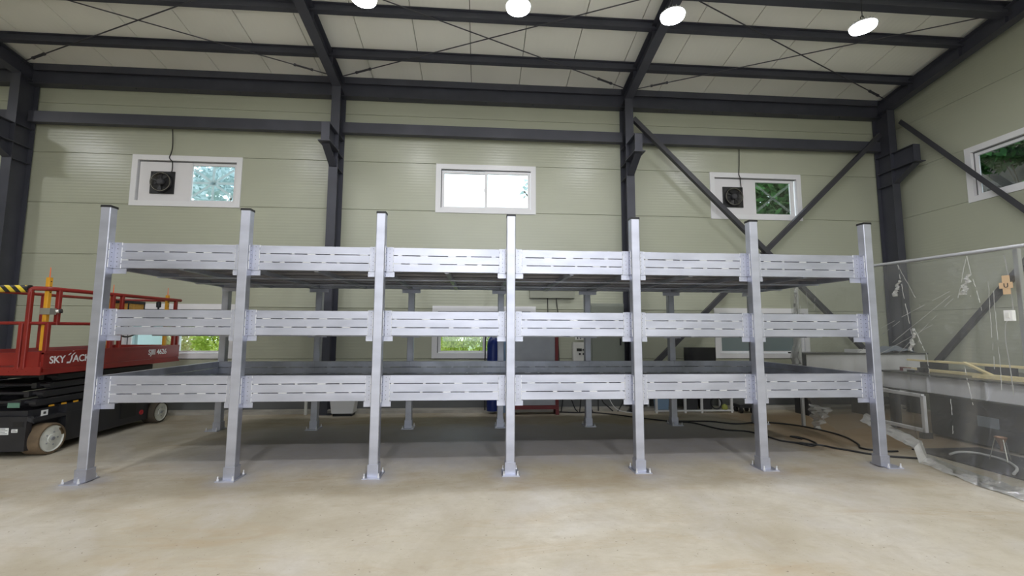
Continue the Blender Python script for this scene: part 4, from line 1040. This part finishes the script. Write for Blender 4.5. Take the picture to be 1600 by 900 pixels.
tag(hz_.build('floor_hose', M_bench, smooth=True), 'pale hose curving on the floor behind the plastic', 'hose')
fn = thing('funnel_stand', (6.0, .09, .016), 'small three legged stand with a copper funnel behind the plastic', 'stand')
MB().lathe((6.0, .09, .14), (0,0,1), [(0,.012),(.06,.016),(.16,.06),(.165,.055),(.07,.008),(.07,.0001)], 14).build('funnel', mat('copper', (.45,.26,.17), .4, .5), fn, smooth=True)
for a in (0, 2.1, 4.2): MB().bar((6.0+.05*math.cos(a), .09+.05*math.sin(a), .28), (6.0+.11*math.cos(a), .09+.11*math.sin(a), .016), .008, .008).build('leg', M_chrome, fn)

# ------------------------------------------------------------------ outside
gz = MB().box(-40, 40, W+.3, 60, -.4, -.15); o = gz.build('ground', M_grass); o['kind'] = 'structure'
MB().box(-30, 30, -50, YF-.31, -.4, -.02).build('yard', M_curb)['kind'] = 'structure'
vs_ = []; nn = 24
r3 = random.Random(21)
for i in range(nn+1):
    for k in range(nn+1):
        x = 10.2 + 14*i/nn; y = -10 + 30*k/nn; vs_.append((x, y, -.15 + 14.5*(i/nn)**.9 + r3.uniform(-.2,.2)))
o = MB().add(vs_, [(i*(nn+1)+k, i*(nn+1)+k+1, (i+1)*(nn+1)+k+1, (i+1)*(nn+1)+k) for i in range(nn) for k in range(nn)]).build('hillside', M_soil); o['kind'] = 'structure'
def leaves(n, blobs, size, seed):
    rg = np.random.RandomState(seed); vs_ = []; fs = []
    wts = np.array([b[1][0]*b[1][1]*b[1][2] for b in blobs]); wts = wts/wts.sum()
    for bi in rg.choice(len(blobs), n, p=wts):
        c_, rd = blobs[bi]; d = rg.normal(size=3); d /= np.linalg.norm(d)+1e-9
        p = np.array(c_) + d*np.array(rd)*rg.uniform(.35,1)**.5
        a = rg.normal(size=3); a /= np.linalg.norm(a); b_ = np.cross(a, rg.normal(size=3)); b_ /= np.linalg.norm(b_)
        s = size*rg.uniform(.6,1.4); k = len(vs_)
        vs_ += [p-a*s, p-b_*s*.42, p+a*s, p+b_*s*.42]; fs.append((k,k+1,k+2,k+3))
    m = MB(); m.v = [tuple(map(float, q)) for q in vs_]; m.f = fs; return m
def tree(nm, x, y, h, blobs, n, size, lm, label, seed, cat='tree'):
    t = thing(nm, (x, y, -.15), label, cat)
    m = MB(); m.tube([(x, y, -.15), (x+.1, y, h*.35), (x-.05, y+.1, h*.7)], .10 if cat == 'tree' else .02, 8, 3)
    rb = random.Random(seed)
    for i in range(7 if cat == 'tree' else 9):
        c_ = rb.choice(blobs)[0]; m.tube([(x, y, h*.25*rb.uniform(.4,1.3)), ((x+c_[0])/2, (y+c_[1])/2, (h*.4+c_[2])/2), (c_[0]+rb.uniform(-.3,.3), c_[1], c_[2])], .03 if cat == 'tree' else .012, 6, 3)
    m.build('trunk', M_bark, t)
    leaves(n, blobs, size, seed).build('foliage', lm, t, kind='stuff', fix=False)
tree('garden_tree', -10.2, 11.5, 8, [((-9.0,11,6.3),(1.6,1.3,1.2)), ((-10.6,11.4,7.3),(1.2,1.0,1.0)), ((-10.8,11.2,5.4),(1.1,.9,.8))], 2600, .14, M_leaf1, 'leafy tree paled by painted glare outside the upper left window', 31)
tree('garden_tree', 3.6, 11.5, 8, [((3.3,11,6.3),(1.5,1.0,1.3)), ((1.55,11,6.75),(.42,.4,.55))], 1500, .12, M_leaf1, 'tree whose branch tips show at the right of the middle upper window', 32)
tree('garden_tree', 10.6, 9.5, 9, [((10.4,9.2,6.2),(2.4,1.4,2.2)), ((12.5,9.2,6.0),(2.2,1.4,2.2)), ((8.6,9.8,5.6),(1.2,1.0,1.5)), ((10.4,10.6,6.4),(3.2,.8,2.4))], 14000, .17, M_leaf2, 'dark green tree outside the upper right window', 33)
tree('hill_bush', 15.2, 5.8, 8, [((14.6,4.2,7.0),(1.0,1.5,.7)), ((14.9,6.4,7.1),(1.0,1.6,.75)), ((16.0,5.0,8.6),(1.5,3.2,.9))], 8000, .15, M_leaf2, 'dark bushes high on the hillside outside the right wall window', 34, 'bush')
tree('hill_bush', 13.2, 4.5, 5, [((13.3,3.6,5.1),(.7,1.2,.5)), ((13.3,5.6,4.75),(.7,1.4,.45)), ((13.9,2.5,5.4),(.9,1.2,.6))], 4200, .10, M_leaf2, 'green ferns low on the hillside outside the right wall window', 35, 'bush')
r4 = random.Random(77)
sh_spec = [(-8.6, 7.3, M_leaf4, 'dry straw coloured shrub outside the lower left window'), (-6.9, 7.0, M_leaf3, 'bright green shrub outside the lower left window, right one'),
           (-10.6, 7.6, M_leaf3, 'bright green shrub outside the lower left window, left one'), (-1.9, 7.9, M_leaf4, 'dry straw coloured shrub outside the lower middle window'),
           (-.55, 6.0, M_leaf3, 'bright green shrub outside the lower middle window'), (5.7, 7.0, M_leaf2, 'dark shrub outside the lower right window'), (8.1, 7.4, M_leaf2, 'second dark shrub, farther right outside the lower right window')]
for i, (x, y, lm, ln) in enumerate(sh_spec):
    tree('garden_shrub', x, y, 1.4, [((x,y,.9),(.85,.5,1.1)), ((x+.4,y+.1,1.6),(.55,.4,.7)), ((x-.4,y,1.6),(.5,.35,.8))], 4200, .06, lm, ln, 40+i, 'shrub')
bx_ = thing('pale_blue_container', (-8.6, 5.4, -.15), 'added pale blue skip parked outside the lower left window', 'container')  # added to fill the flat pale blue patch seen in that window
MB().box(-9.9, -7.75, 5.2, 6.0, -.15, 1.75).build('body', mat('pale_blue_paint', (.60,.72,.80), .5), bx_)
for x in (-9.6, -9.0, -8.4, -7.85): MB().box(x-.04, x+.04, 5.15, 5.199, -.1, 1.7).build('rib', mat('pale_blue_rib', (.58,.70,.78), .5), bx_)
